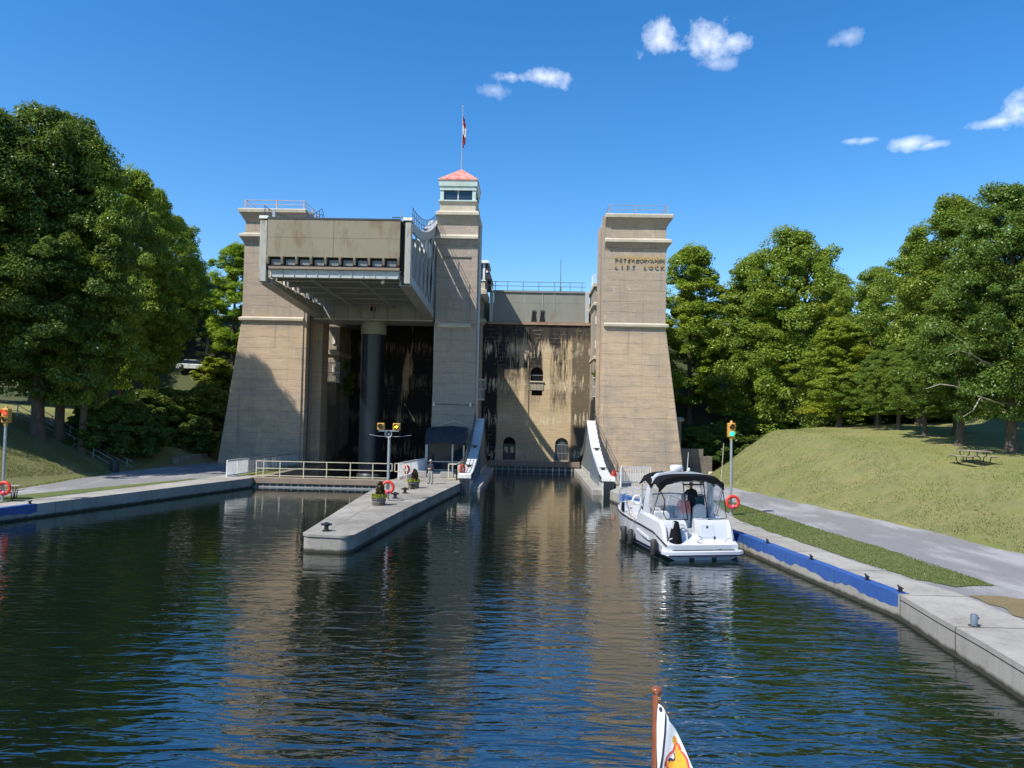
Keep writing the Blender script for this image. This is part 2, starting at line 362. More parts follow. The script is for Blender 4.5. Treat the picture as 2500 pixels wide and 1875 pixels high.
def blue_paint():
    t = NT('blue_kerb_paint'); n = t.noise(2.2, detail=7, rough=.7); c = t.mix(t.ramp(n, .35, .62), (.022, .075, .27), (.035, .10, .31)); c = t.mix(t.ramp(t.noise(6, (1, 1, 1), 6, .8, (3, 3, 3)), .60, .72, 0, .75), c, (.20, .23, .29)); return t.done(c, .55)
M['blue'] = blue_paint()
def leaf(name, a, b, yel):
    t = NT(name); g = t.n.new('ShaderNodeNewGeometry'); oi = t.n.new('ShaderNodeObjectInfo')
    c = t.mix(g.outputs['Random Per Island'], a, b); c = t.mix(t.ramp(t.noise(.16, detail=3), .5, .72, 0, .75), c, yel)
    c = t.mix(1.0, c, oi.outputs['Color'], 'MULTIPLY')
    d = t.n.new('ShaderNodeBsdfDiffuse'); tr = t.n.new('ShaderNodeBsdfTranslucent'); gl = t.n.new('ShaderNodeBsdfGlossy'); gl.inputs['Roughness'].default_value = .38
    t.l.new(c, d.inputs[0]); t.l.new(t.mix(.5, c, (.22, .26, .03)), tr.inputs[0]); gl.inputs['Color'].default_value = (.5, .55, .5, 1)
    m1 = t.n.new('ShaderNodeMixShader'); m1.inputs[0].default_value = .42; t.l.new(d.outputs[0], m1.inputs[1]); t.l.new(tr.outputs[0], m1.inputs[2])
    m2 = t.n.new('ShaderNodeMixShader'); m2.inputs[0].default_value = .035; t.l.new(m1.outputs[0], m2.inputs[1]); t.l.new(gl.outputs[0], m2.inputs[2])
    t.l.new(m2.outputs[0], t.out.inputs[0]); return t.mat
M['leaf'] = leaf('maple_leaves', (.115, .185, .030), (.205, .275, .050), (.30, .315, .04))
M['lime_leaf'] = leaf('lime_leaves', (.30, .38, .04), (.36, .36, .06), (.4, .42, .05))
M['dark_leaf'] = leaf('bronze_leaves', (.05, .04, .025), (.07, .035, .03), (.05, .06, .02))
M['blade'] = leaf('grass_blades', (.11, .155, .03), (.20, .20, .06), (.25, .22, .09))
# ------------------------------------------------------------------ the setting: water, ground, quays, paths
DZ = 0.75
LQ = [(-32.5, -40), (-30.4, 5), (-28.8, 20), (-27.3, 31), (-26.25, 37.8), (-25.76, 39.9), (-23.9, 46.8), (-21.04, 57.8), (-21.3, 60.2)]
LQI = [(-34.3, -40), (-32.2, 5), (-30.5, 20), (-28.9, 32), (-27.9, 38.5), (-27.4, 41.2), (-25.9, 48.2), (-24.1, 56.6), (-24.0, 60.2)]
RQ = [(7.0, 73.4), (6.95, 60), (6.5, 56.2), (5.85, 54.2), (7.0, 47.8), (8.35, 40.6), (9.68, 34.74), (10.25, 30.5), (10.71, 27.1), (11.22, 23.4), (10.97, 20.7), (10.83, 18.6), (10.64, 16.7), (10.2, 10), (9.7, -40)]
RQI = [(13.0, 73.4), (12.2, 60), (11.6, 50), (10.95, 44), (10.75, 41), (10.8, 38.6), (11.46, 34.1), (11.85, 31), (12.15, 28.5), (12.72, 25.4), (13.15, 23.8), (13.15, 20.7), (13.0, 18.6), (12.9, 16.7), (12.6, 10), (12.2, -40)]
LFOOT = ([-40, 30, 45, 61.6, 73.7, 90], [-33.5, -31.0, -31.4, -32.9, -31.0, -31.0])
RFOOT = ([-40, 20, 31.3, 37.7, 48, 60, 69.7, 90], [21, 20.4, 19.95, 19.35, 17.6, 15.6, 16.0, 17])
def sst(a, b, x):
    t = min(1, max(0, (x - a) / (b - a))); return t * t * (3 - 2 * t)
def smin(a, b, k=.5):
    h = max(0, min(1, .5 + .5 * (b - a) / k)); return b * (1 - h) + a * h - k * h * (1 - h)
def ground_z(x, y):
    z = .70
    if x > 0:
        s = (x - interp(y, *RFOOT)) * .96
        if s > 0:
            crest = interp(y, [-40, 30, 37, 42, 49, 62, 75, 120], [1.9, 2.3, 2.9, 3.45, 4.2, 5.0, 5.15, 5.3]) + .06 * max(0, s - 6)
            r = smin(interp(y, [42, 68], [.47, .85]) * s, crest - .7, .55)
            # the berm's far end falls away into the gully by the tower
            ex, ey, dx, dy = 16.9, 70.0, .78, .626
            s2 = (x - ex) * dy - (y - ey) * dx
            r = min(r, max(0, smin(1.0 * s2, 9, .6)))
            z = .7 + max(0, r)
        b2 = max(0, smin(.30 * (x - 37 - .12 * (y - 60)), 5.5, 1.5)) * sst(48, 64, y)
        z = max(z, z + b2)
        emb = max(0, (y - 84)) * .62 * sst(13, 16, x)
        z = max(z, min(19.8, .7 + emb))
        if y > 91.8 and -1 < x < 40: z = max(z, 19.6) if x < 15 else z
    else:
        s = (interp(y, *LFOOT) - x) * .97
        if s > 0: z = .7 + smin(.47 * s, 4.75, .9) + max(0, .06 * (s - 11))
        emb = max(0, y - 79) * .62 * sst(-20.5, -23, x)
        z = max(z, min(19.8, .7 + emb) if x < -20 else z)
        if y > 91.8 and x > -30: z = max(z, 19.6)
    return z
def in_hole(x, y):
    if -21.0 < x < 6.9 and 55 < y < 91.9: return True
    if y > 58.5: return False
    xl = interp(y, [p[1] for p in LQ[:8]], [p[0] - .6 for p in LQ[:8]])
    rr = RQ[::-1]; xr = interp(y, [p[1] for p in rr], [p[0] + .6 for p in rr])
    return xl < x < xr
def terrain():
    xs = sorted(set([round(v, 2) for v in np.concatenate([np.arange(-46, 46.1, .6), -46 - np.cumsum(np.linspace(.8, 9, 30)), 46 + np.cumsum(np.linspace(.8, 9, 30))])]))
    ys = sorted(set([round(v, 2) for v in np.concatenate([np.arange(0, 100.1, .6), -np.cumsum(np.linspace(.8, 6, 14)), 100 + np.cumsum(np.linspace(.8, 14, 34))])]))
    rnd = random.Random(3); vs = []; fs = []; mi = []
    nx = len(xs)
    for y in ys:
        for x in xs:
            z = ground_z(x, y)
            if z > .9: z += .05 * math.sin(x * 1.3 + y * .7) * math.sin(y * .9 - x * .4) + rnd.uniform(-.02, .02)
            vs.append((x, y, z))
    for j in range(len(ys) - 1):
        for i in range(nx - 1):
            cx, cyy = (xs[i] + xs[i + 1]) / 2, (ys[j] + ys[j + 1]) / 2
            if in_hole(cx, cyy): continue
            fs.append((j * nx + i, j * nx + i + 1, (j + 1) * nx + i + 1, (j + 1) * nx + i))
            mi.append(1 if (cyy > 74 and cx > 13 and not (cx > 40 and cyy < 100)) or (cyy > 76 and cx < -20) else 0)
    me = bpy.data.meshes.new('ground'); me.from_pydata(vs, [], fs); me.materials.append(M['lawn']); me.materials.append(M['undergrowth'])
    me.polygons.foreach_set('material_index', mi); me.polygons.foreach_set('use_smooth', [True] * len(fs))
    o = bpy.data.objects.new('ground', me); col.objects.link(o); return struct(o)
terrain()
w = MB(); w.add([(-34, -60, 0), (14, -60, 0), (14, 92, 0), (-34, 92, 0)], [(0, 1, 2, 3)])
# the canal surface: one sheet, ends at the closed gate of the left chamber and at the right caisson's rear gate
w = MB(); w.add([(-34, -60, 0), (14, -60, 0), (14, 58.9, 0), (-34, 58.9, 0), (-7, 58.9, 0), (7, 58.9, 0), (7, 83, 0), (-7, 83, 0)], [(0, 1, 2, 3), (4, 5, 6, 7)])
struct(w.build('water', M['water']), 'dark rippled canal water mirroring the lift lock')
def strip_poly(a, b): return a + b[::-1]
def slab(name, poly, z0, z1, mat, label=None):
    bm = bmesh.new()
    vb = [bm.verts.new((x, y, z1)) for x, y in poly]
    es = [bm.edges.new((vb[i], vb[(i + 1) % len(vb)])) for i in range(len(vb))]
    bmesh.ops.triangle_fill(bm, edges=es, use_beauty=True)
    r = bmesh.ops.extrude_face_region(bm, geom=list(bm.faces)); 
    for v in [g for g in r['geom'] if isinstance(g, bmesh.types.BMVert)]: v.co.z = z0
    bmesh.ops.recalc_face_normals(bm, faces=bm.faces)
    me = bpy.data.meshes.new(name); bm.to_mesh(me); bm.free(); me.materials.append(mat)
    o = bpy.data.objects.new(name, me); col.objects.link(o); return o
lq = struct(slab('quay_left', strip_poly(LQ, LQI), -3, DZ, M['quay']), 'left concrete quay with a short blue painted edge')
rq = struct(slab('quay_right', strip_poly(RQ, RQI), -3, DZ, M['quay']), 'right concrete quay with a long blue painted edge')
# quay coping joints: a thin dark groove line along the near right wall
# painted blue edges: thin coats on the top and on the face
def along(poly, y):
    pp = sorted(poly, key=lambda p: p[1]); return interp(y, [p[1] for p in pp], [p[0] for p in pp])
def paint(name, quay, y0, y1, side, width, depth, seed):
    rnd = random.Random(seed); m = MB(); n = int((y1 - y0) / .22); pts = [y0 + (y1 - y0) * i / n for i in range(n + 1)]
    top = []; 
    for y in pts:
        x = along(quay, y); top.append((x, y, width + .015 * rnd.uniform(-1, 1), depth + .05 * rnd.uniform(-1, 1) + .05 * math.sin(y * 2.1)))
    for (a, b) in zip(top[:-1], top[1:]):
        m.add([(a[0] - side * .004, a[1], DZ + .004), (b[0] - side * .004, b[1], DZ + .004), (b[0] + side * b[2], b[1], DZ + .004), (a[0] + side * a[2], a[1], DZ + .004)], [(0, 1, 2, 3)])
        m.add([(a[0] - side * .004, a[1], DZ + .004), (b[0] - side * .004, b[1], DZ + .004), (b[0] - side * .004, b[1], DZ - b[3]), (a[0] - side * .004, a[1], DZ - a[3])], [(0, 1, 2, 3)])
    return m
p = paint('p', RQ[3:12], 23.45, 52, 1, .36, .40, 5).build('blue_edge_paint', M['blue'], rq)
p = paint('p', LQ[1:7], 20, 39.9, -1, .38, .42, 6).build('blue_edge_paint', M['blue'], lq)
# coping step on the near right quay
m = MB(); ys_ = [23.3, 20.7, 18.6, 16.7, 10, 0]
for a, b in zip(ys_[:-1], ys_[1:]):
    m.add([(along(RQ[9:], a) - .006, a, DZ - .13), (along(RQ[9:], b) - .006, b, DZ - .13), (along(RQ[9:], b) - .006, b, DZ - .155), (along(RQ[9:], a) - .006, a, DZ - .155)], [(0, 1, 2, 3)])
m.build('coping_joint', M['dark'], rq)
# expansion joints across the quays
for (q, qi, par, sg, yy) in ((RQ[3:], RQI[3:], rq, 1, [13, 16.5, 19.8, 23.3, 27, 30.6, 34.2, 37.8, 41.4, 45, 48.6]), (LQ[:8], LQI[:8], lq, -1, [25, 29, 33, 37, 41, 45, 49, 53, 56.5])):
    for y in yy:
        x0, x1 = along(q, y), along(qi, y)
        m = MB().add([(x0, y, DZ + .006), (x1, y, DZ + .006), (x1, y + .022, DZ + .006), (x0, y + .022, DZ + .006)], [(0, 1, 2, 3)])
        m.add([(x0 - sg * .008, y, DZ), (x0 - sg * .008, y + .022, DZ), (x0 - sg * .008, y + .022, .1), (x0 - sg * .008, y, .1)], [(0, 1, 2, 3)])
        m.build('joint', M['dark'], par)
# paths
def sheet(name, poly, z, mat, rough_edge=.0, seed=1, kind=None):
    rnd = random.Random(seed); pts = []
    for i, (x, y) in enumerate(poly):
        x2, y2 = poly[(i + 1) % len(poly)]; L = math.hypot(x2 - x, y2 - y); n = max(1, int(L / .45))
        for k in range(n):
            t = k / n; e = rough_edge if (k and n > 1) else rough_edge * .4
            pts.append((x + (x2 - x) * t + rnd.gauss(0, e), y + (y2 - y) * t + rnd.gauss(0, e)))
    bm = bmesh.new(); vb = [bm.verts.new((x, y, z)) for x, y in pts]
    es = [bm.edges.new((vb[i], vb[(i + 1) % len(vb)])) for i in range(len(vb))]
    bmesh.ops.triangle_fill(bm, edges=es, use_beauty=True)
    for f in bm.faces:
        if f.normal.z < 0: f.normal_flip()
    me = bpy.data.meshes.new(name); bm.to_mesh(me); bm.free(); me.materials.append(mat)
    o = bpy.data.objects.new(name, me); col.objects.link(o); return struct(o)
rf = [(interp(y, *RFOOT), y) for y in (-40, 10, 20, 26, 31.3, 37.7, 43, 48, 54, 60, 66, 69.5)]
sheet('path_right', [(x + .25, y) for x, y in rf] + [(14.2, 71.5), (12.6, 72.5), (12.4, 60), (11.8, 50), (10.9, 44), (10.7, 40), (11.3, 34), (12.0, 28.5), (12.5, 25.4), (12.9, 23.8), (12.6, 20), (12.2, -40)], DZ - .012, M['gravel'], .10, 2)
lf = [(interp(y, *LFOOT), y) for y in (-40, 10, 30, 38, 45, 50, 56, 61.6, 67, 73, 80, 86)]
sheet('path_left', [(x - .1, y) for x, y in lf][::-1] + [(-34, -40), (-32.0, 5), (-30.3, 20), (-28.7, 32), (-27.7, 38.5), (-27.2, 41.2), (-25.7, 48.2), (-24.0, 56.6), (-23.8, 62), (-22, 72), (-22, 86)], DZ - .012, M['gravel'], .10, 3)
sheet('grass_strip_right', [(11.9, 49.8), (12.9, 47.6), (13.5, 42.5), (13.9, 37.9), (14.35, 33.5), (14.7, 30.2), (14.9, 27.4), (15.0, 25.0), (14.2, 24.9), (13.5, 24.6), (12.85, 25.5), (12.3, 28.5), (11.95, 31), (11.55, 34.1), (10.95, 38.6), (10.95, 41), (11.2, 44)], DZ + .012, M['strip'], .11, 4)
sheet('grass_patch_right', [(13.35, 23.5), (14.2, 23.6), (15.6, 23.1), (17.5, 22), (17.5, 5), (13.1, 5), (13.15, 16), (13.3, 20.7)], DZ + .010, M['dry'], .12, 5)
sheet('grass_strip_left', [(-27.45, 41.3), (-26.6, 45.2), (-25.8, 48.9), (-24.3, 56.4), (-24.9, 56.3), (-26.6, 51), (-28.6, 45.2), (-30.3, 40.5), (-31, 33), (-32.3, 20), (-33.8, 2), (-32.3, 4), (-30.7, 20), (-29.0, 32)], DZ + .012, M['strip'], .05, 6)
# road on the far right bank
sheet('road', [(52, 78), (60, 60), (90, 50), (90, 58), (64, 66), (56, 82)], 8.4, M['gravel'], 0, 7)

# grass blades that break up the lawns' edges (nobody could count them)
def blades(name, n, region, hmin, hmax, seed):
    r = np.random.default_rng(seed); P = []
    while len(P) < n:
        x, y = region(r); P.append((x, y, ground_z(x, y) if abs(x) > 15.1 and not (-33 < x < 0) else DZ + .01))
    P = np.array(P); a = r.uniform(0, 6.283, n); h = r.uniform(hmin, hmax, n); w_ = r.uniform(.012, .03, n)
    lean = r.normal(0, .35, (n, 2)) * h[:, None]
    d = np.stack([np.cos(a), np.sin(a), np.zeros(n)], 1) * w_[:, None]
    V = np.empty((n, 3, 3)); V[:, 0] = P - d; V[:, 1] = P + d; V[:, 2] = P + np.column_stack([lean, h]); V = V.reshape(-1, 3)
    me = bpy.data.meshes.new(name); me.vertices.add(3 * n); me.vertices.foreach_set('co', V.ravel()); me.loops.add(3 * n); me.loops.foreach_set('vertex_index', np.arange(3 * n, dtype=np.int32))
    me.polygons.add(n); me.polygons.foreach_set('loop_start', np.arange(0, 3 * n, 3, dtype=np.int32)); me.polygons.foreach_set('loop_total', np.full(n, 3, dtype=np.int32)); me.update()
    me.materials.append(M['blade']); o = bpy.data.objects.new(name, me); col.objects.link(o); return o
def reg_strip(r):
    y = r.uniform(24.8, 49); xi = np.interp(y, [24.6, 25.5, 28.5, 34.1, 38.6, 44, 49.8], [13.5, 12.85, 12.3, 11.55, 10.95, 11.2, 11.9]); xo = np.interp(y, [24.9, 27.4, 30.2, 37.9, 47.6, 49.8], [14.9, 14.9, 14.7, 13.9, 12.9, 12]); return r.uniform(xi - .05, xo + .08), y
def reg_berm(r):
    y = r.uniform(24, 70); xf = np.interp(y, *RFOOT); return xf + abs(r.normal(0, 1) * 5) - .05, y
def reg_left(r):
    y = r.uniform(34, 60); return np.interp(y, *LFOOT) + .1 - abs(r.normal(0, 1) * 4), y
tag(blades('grass_blades', 14000, reg_strip, .02, .05, 1), 'short green grass on the strip between quay and gravel path', 'grass', kind='stuff')
tag(blades('grass_blades', 26000, reg_berm, .03, .09, 2), 'dry yellow-green grass blades on the sloping berm', 'grass', kind='stuff')
tag(blades('grass_blades', 22000, reg_left, .04, .12, 3), 'dry grass blades on the shaded left bank', 'grass', kind='stuff')

# ------------------------------------------------------------------ centre pier between the two channels
def arc(cx_, cy_, r, a0, a1, n=6): return [(cx_ + r * math.cos(rad(a0 + (a1 - a0) * i / n)), cy_ + r * math.sin(rad(a0 + (a1 - a0) * i / n))) for i in range(n + 1)]
PIER = arc(-8.95, 32.45, .45, 180, 265) + arc(-7.75, 32.35, .5, 275, 352) + [(-6.52, 42.2), (-5.6, 52), (-5.01, 58.1), (-5.25, 59.2), (-5.25, 73.5), (-9.1, 73.5), (-10.35, 60), (-10.44, 59.3), (-10.3, 52), (-10.15, 47), (-9.92, 42.2)]
pr = thing('concrete_pier', 'long tapering concrete pier with rounded nose between the two channels', 'pier', (-8, 45, 0))
def slab_child(name, poly, z0, z1, mat, par, bev=0):
    m = MB()
    o = slab(name, poly, z0, z1, mat); l = WLOC[par.name]
    for v in o.data.vertices: v.co -= l
    o.parent = par; return o
slab_child('pier_body', PIER, -3, DZ - .1, M['pier'], pr)
def grow(poly, d):
    c = Vector((sum(p[0] for p in poly) / len(poly), 0)); out = []
    n = len(poly)
    for i in range(n):
        a, b, c2 = Vector(poly[i - 1]), Vector(poly[i]), Vector(poly[(i + 1) % n]); t = (c2 - a).normalized(); nn = Vector((t.y, -t.x)); out.append((b.x + nn.x * d, b.y + nn.y * d))
    return out
slab_child('coping', grow(PIER, .045), DZ - .1, DZ, M['pier'], pr)
for y in (36.4, 42.2, 48, 54):
    xl = interp(y, [32.4, 42.2, 47, 52, 59], [-9.4, -9.92, -10.15, -10.3, -10.44]); xr = interp(y, [32.3, 42.2, 52, 58], [-7.3, -6.52, -5.6, -5.0])
    MB().add([(xl, y, DZ + .004), (xr, y, DZ + .004), (xr, y + .03, DZ + .004), (xl, y + .03, DZ + .004)], [(0, 1, 2, 3)]).build('joint', M['dark'], pr)
MB().add([(-8.55, 33.2, DZ + .004), (-8.5, 33.2, DZ + .004), (-8.62, 42.2, DZ + .004), (-8.70, 42.2, DZ + .004)], [(0, 1, 2, 3)]).build('joint', M['pitwall'], pr)
# ------------------------------------------------------------------ the lift lock
TY = 73.0
def ring(x0, x1, y0, y1, z): return [(x0, y0, z), (x1, y0, z), (x1, y1, z), (x0, y1, z)]
def side_tower(label, s, lettering=False):
    # s=+1: right tower (inner face at x=7.05, outer 12.95); s=-1: left tower mirrored about the lock's axis x=-7.15
    X = lambda u: -7.15 + s * u
    def R(a, b, y0, y1, z):
        xa, xb = sorted((X(a), X(b))); return ring(xa, xb, y0, y1, z)
    t = thing('lock_tower', label, 'tower', (X(17), TY + 3, 0))
    i0, o0 = (14.2, 20.1) if s > 0 else (14.72, 20.75)
    p1_, p2_ = (13.98, 13.98) if s > 0 else (14.45, 13.7)
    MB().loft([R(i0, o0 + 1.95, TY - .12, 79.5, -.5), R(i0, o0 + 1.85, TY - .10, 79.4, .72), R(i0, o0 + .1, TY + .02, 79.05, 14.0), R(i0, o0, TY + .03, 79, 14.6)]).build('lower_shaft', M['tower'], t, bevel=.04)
    MB().box(*sorted((X(i0), X(o0))), TY + .05, 79, 14.95, 22.1).build('upper_shaft', M['tower'], t)
    MB().loft([R(i0, o0 + .06, TY - .02, 79.05, 14.52), R(i0, o0 + .25, TY - .22, 79.2, 14.62), R(i0, o0 + .27, TY - .24, 79.2, 14.86), R(i0, o0 + .02, TY + .03, 79.02, 15.0)]).build('belt_course', M['ledge'], t, bevel=.02)
    # lower cornice and neck
    MB().loft([R(i0, o0 + .02, TY + .03, 79, 22.0), R(i0, o0 + .10, TY - .05, 79.05, 22.25), R(i0, o0 + .36, TY - .3, 79.2, 22.66), R(i0, o0 + .40, TY - .34, 79.2, 22.70)]).build('cornice_cove', M['tower'], t)
    MB().loft([R(i0, o0 + .47, TY - .42, 79.25, 22.70), R(i0, o0 + .47, TY - .42, 79.25, 22.98), R(i0, o0 + .05, TY + .02, 79.05, 23.18)]).build('cornice_slab', M['ledge'], t, bevel=.03)
    MB().loft([R(i0, o0 - .02, TY + .06, 79, 23.0), R(i0, o0 - .02, TY + .06, 79, 24.2), R(i0, o0 + .08, TY - .04, 79, 24.45), R(i0, o0 + .12, TY - .08, 79, 24.47), R(i0, o0 + .42, TY - .36, 79.2, 25.0), R(i0, o0 + .46, TY - .40, 79.2, 25.06)]).build('cornice_cove', M['tower'], t)
    MB().loft([R(i0, o0 + .54, TY - .50, 79.3, 25.06), R(i0, o0 + .58, TY - .54, 79.3, 25.38), R(i0, o0 + .50, TY - .46, 79.3, 25.46)]).build('cornice_slab', M['ledge'], t, bevel=.03)
    MB().loft([R(i0 + .6, o0 - .1, TY + .5, 78.5, 25.45), R(i0 + 2.2, o0 - 1.7, TY + 2.2, 77, 26.1)]).build('roof_cap', M['ledge'], t)
    # guide pilaster and slot on the inner face
    a = sorted((X(p1_), X(i0 + .02)))
    MB().box(*a, TY + .12, TY + 1.2, -1, 25.3).build('guide_pilaster', M['tower'], t)
    MB().box(*sorted((X(p2_), X(i0 + .02))), TY + 3.2, 78.6, -1, 25.0).build('guide_pilaster', M['tower'], t)
    MB().box(*sorted((X(i0 - .2), X(i0 + .02))), TY + 1.6, TY + 1.75, -1, 24.6).build('guide_rail', M['blk_steel'], t)
    MB().box(*sorted((X(i0 - .12), X(i0 + .02))), TY + 2.4, TY + 2.7, -1, 24.6).build('guide_rail', M['galv'], t)
    # roof railing
    rl = MB(); ps = []
    c = [(X(i0 + .35), TY + .1), (X((i0 + o0) / 2), TY + .1), (X(o0 + .05), TY + .1), (X(o0 + .05), TY + 3), (X(o0 + .05), 78.6), (X((i0 + o0) / 2), 78.6), (X(i0 + .35), 78.6), (X(i0 + .35), TY + 3)]
    mt = M['pinkrail'] if s < 0 else M['galv']
    for (x, y) in c: MB().beam((x, y, 25.42), (x, y, 26.42), .11).build('rail_post', mt, t)
    for z in (26.38, 25.98):
        m = MB()
        for k in range(len(c)): m.tube([(*c[k], z), (*c[(k + 1) % len(c)], z)], .035, 6)
        m.build('handrail', mt, t)
    if s > 0:
        m = MB(); m.box(X(i0 + .8), X(o0 - .8), 72.995, TY + .0, 23.5, 24.0)
    return t
tR = side_tower('tan concrete tower with gilt lettering under its cornice', 1)
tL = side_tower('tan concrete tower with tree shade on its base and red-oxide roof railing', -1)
# gilt letters
def letter(ch, x, z, size, par):
    cu = bpy.data.curves.new('letter', 'FONT'); cu.body = ch; cu.size = size; cu.extrude = .03; cu.offset = .012; cu.align_x = 'CENTER'
    tmp = bpy.data.objects.new('tmp', cu); col.objects.link(tmp)
    bpy.context.view_layer.update()
    me = bpy.data.meshes.new_from_object(tmp.evaluated_get(bpy.context.evaluated_depsgraph_get())); bpy.data.objects.remove(tmp)
    me.materials.clear(); me.materials.append(M['gold'])
    o = bpy.data.objects.new('letter', me); col.objects.link(o); o.parent = par; l = WLOC[par.name]
    o.location = (x - l.x, TY - .10 - l.y, z - l.z); o.rotation_euler = (rad(90), 0, 0)
    m = MB()
    return o
for i, ch in enumerate('PETERBOROUGH'): letter(ch, 8.02 + i * .40, 21.05, .54, tR)
for i, ch in enumerate('LIFT LOCK'):
    if ch != ' ': letter(ch, 8.02 + i * .55, 20.38, .54, tR)

# centre tower with its lookout cabin
ct = thing('lock_tower', 'slim grey-tan concrete tower with glazed lookout cabin and red pyramid roof', 'tower', (-7.15, TY + 3, 0))
cx0, cx1 = -9.15, -5.2
MB().loft([ring(cx0 - .18, cx1 + .1, TY - .12, 77.9, -1), ring(cx0 - .16, cx1 + .09, TY - .1, 77.9, .7), ring(cx0, cx1, TY + .02, 77.9, 14.3)]).build('lower_shaft', M['ctower'], ct)
m = MB()
m.box(cx0, cx1, TY + .16, 77.9, 14.3, 22.9)
m.build('upper_shaft', M['ctower'], ct)
for (a, b) in ((cx0, cx0 + .55), (cx1 - .55, cx1)): MB().box(a, b, TY + .04, TY + .159, 14.62, 21.9).build('pilaster', M['ctower'], ct)
MB().box(cx0 + .55, cx1 - .55, TY + .05, TY + .159, 21.1, 21.9).build('frieze_panel', M['ctower'], ct)
MB().loft([ring(cx0 + .3, cx1 - .5, TY - .06, TY + .3, 14.2), ring(cx0 + .28, cx1 - .48, TY - .18, TY + .3, 14.3), ring(cx0 + .28, cx1 - .48, TY - .18, TY + .3, 14.56), ring(cx0 + .32, cx1 - .52, TY + .0, TY + .3, 14.7)]).build('belt_course', M['ledge'], ct)
MB().loft([ring(cx0, cx1, TY + .03, 77.9, 21.88), ring(cx0 - .05, cx1 + .03, TY - .1, 77.9, 22.3), ring(cx0 - .1, cx1 + .05, TY - .34, 77.9, 22.75)]).build('cornice_cove', M['ctower'], ct)
MB().loft([ring(cx0 - .12, cx1 + .06, TY - .45, 78.05, 22.78), ring(cx0 - .12, cx1 + .06, TY - .45, 78.05, 23.05), ring(cx0, cx1, TY + .0, 78.05, 23.3)]).build('cornice_slab', M['ledge'], ct, bevel=.03)
MB().loft([ring(cx0, cx1, TY + .1, 77.9, 22.92), ring(cx0, cx1, TY + .1, 77.9, 24.2), ring(cx0 - .05, cx1 + .05, TY - .05, 77.9, 24.6), ring(cx0 - .1, cx1 + .07, TY - .28, 77.9, 25.1)]).build('cornice_cove', M['ctower'], ct)
MB().loft([ring(cx0 - .14, cx1 + .1, TY - .4, 78.05, 25.1), ring(cx0 - .14, cx1 + .1, TY - .4, 78.05, 25.4), ring(cx0 + .1, cx1 - .1, TY + .0, 77.9, 25.62)]).build('cornice_slab', M['ledge'], ct, bevel=.03)
bx0, bx1, by0, by1 = -8.95, -5.5, TY + .05, TY + 4.3
MB().loft([ring(bx0, bx1, by0, by1, 25.5), ring(bx0, bx1, by0, by1, 26.2), ring(bx0 - .1, bx1 + .1, by0 - .15, by1 + .1, 26.5)]).build('cabin_base', M['ledge'], ct)
cab = MB().box(bx0 - .14, bx1 + .14, by0 - .2, by1 + .14, 26.5, 26.62).build('cabin_sill', M['mint'], ct)
for (x, y) in ((bx0, by0), (bx1 - .34, by0), (bx0, by1 - .34), (bx1 - .34, by1 - .34)): MB().box(x, x + .34, y, y + .34, 26.62, 27.62).build('cabin_corner_post', M['mint'], ct)
for (x0, x1, y0, y1) in ((bx0 + .34, bx1 - .34, by0 + .16, by0 + .2), (bx0 + .34, bx1 - .34, by1 - .2, by1 - .16), (bx0 + .16, bx0 + .2, by0 + .34, by1 - .34), (bx1 - .2, bx1 - .16, by0 + .34, by1 - .34)):
    pn = MB().box(x0, x1, y0, y1, 26.62, 27.62).build('window_pane', M['window'], ct)
    if y1 - y0 < 1:
        xm = (x0 + x1) / 2; MB().box(xm - .04, xm + .04, y0 - .03, y1 + .03, 26.62, 27.62).build('mullion', M['white'], pn)
    else:
        ym = (y0 + y1) / 2; MB().box(x0 - .03, x1 + .03, ym - .04, ym + .04, 26.62, 27.62).build('mullion', M['white'], pn)
MB().loft([ring(bx0 - .05, bx1 + .05, by0 - .08, by1 + .05, 27.62), ring(bx0 - .05, bx1 + .05, by0 - .08, by1 + .05, 27.8), ring(bx0 + .0, bx1 - .0, by0 - .02, by1, 27.82), ring(bx0 + .0, bx1, by0 - .02, by1, 27.95), ring(bx0 - .12, bx1 + .12, by0 - .16, by1 + .12, 28.0), ring(bx0 - .16, bx1 + .16, by0 - .2, by1 + .16, 28.55)]).build('cabin_entablature', M['mint'], ct)
MB().loft([ring(bx0 - .2, bx1 + .2, by0 - .26, by1 + .2, 28.55), ring(bx0 - .2, bx1 + .2, by0 - .26, by1 + .2, 28.68), ring(-7.16, -7.1, TY + 2.1, TY + 2.2, 30.35)]).build('roof', M['shingle'], ct)
# guide rails along the centre tower's edges
for x in (cx0 - .14, cx1 + .14):
    MB().box(x - .1, x + .1, TY + 1.4, TY + 1.7, 0, 24.4).build('guide_rail', M['galv'], ct)
    MB().box(x - .08, x + .08, TY + 2.4, TY + 2.7, 0, 24.4).build('guide_rail', M['blk_steel'], ct)
MB().tube([(-9.2, TY - .16, 6.95), (-8.6, TY - .14, 6.85), (-5.6, TY - .14, 6.82), (-5.1, TY - .16, 6.9)], .018, 5).build('cable', M['blk_steel'], ct)
for x in (-9.05, -5.55): MB().box(x - .1, x + .1, TY - .22, TY - .06, 6.7, 7.05).build('flood_lamp', M['galv'], ct)
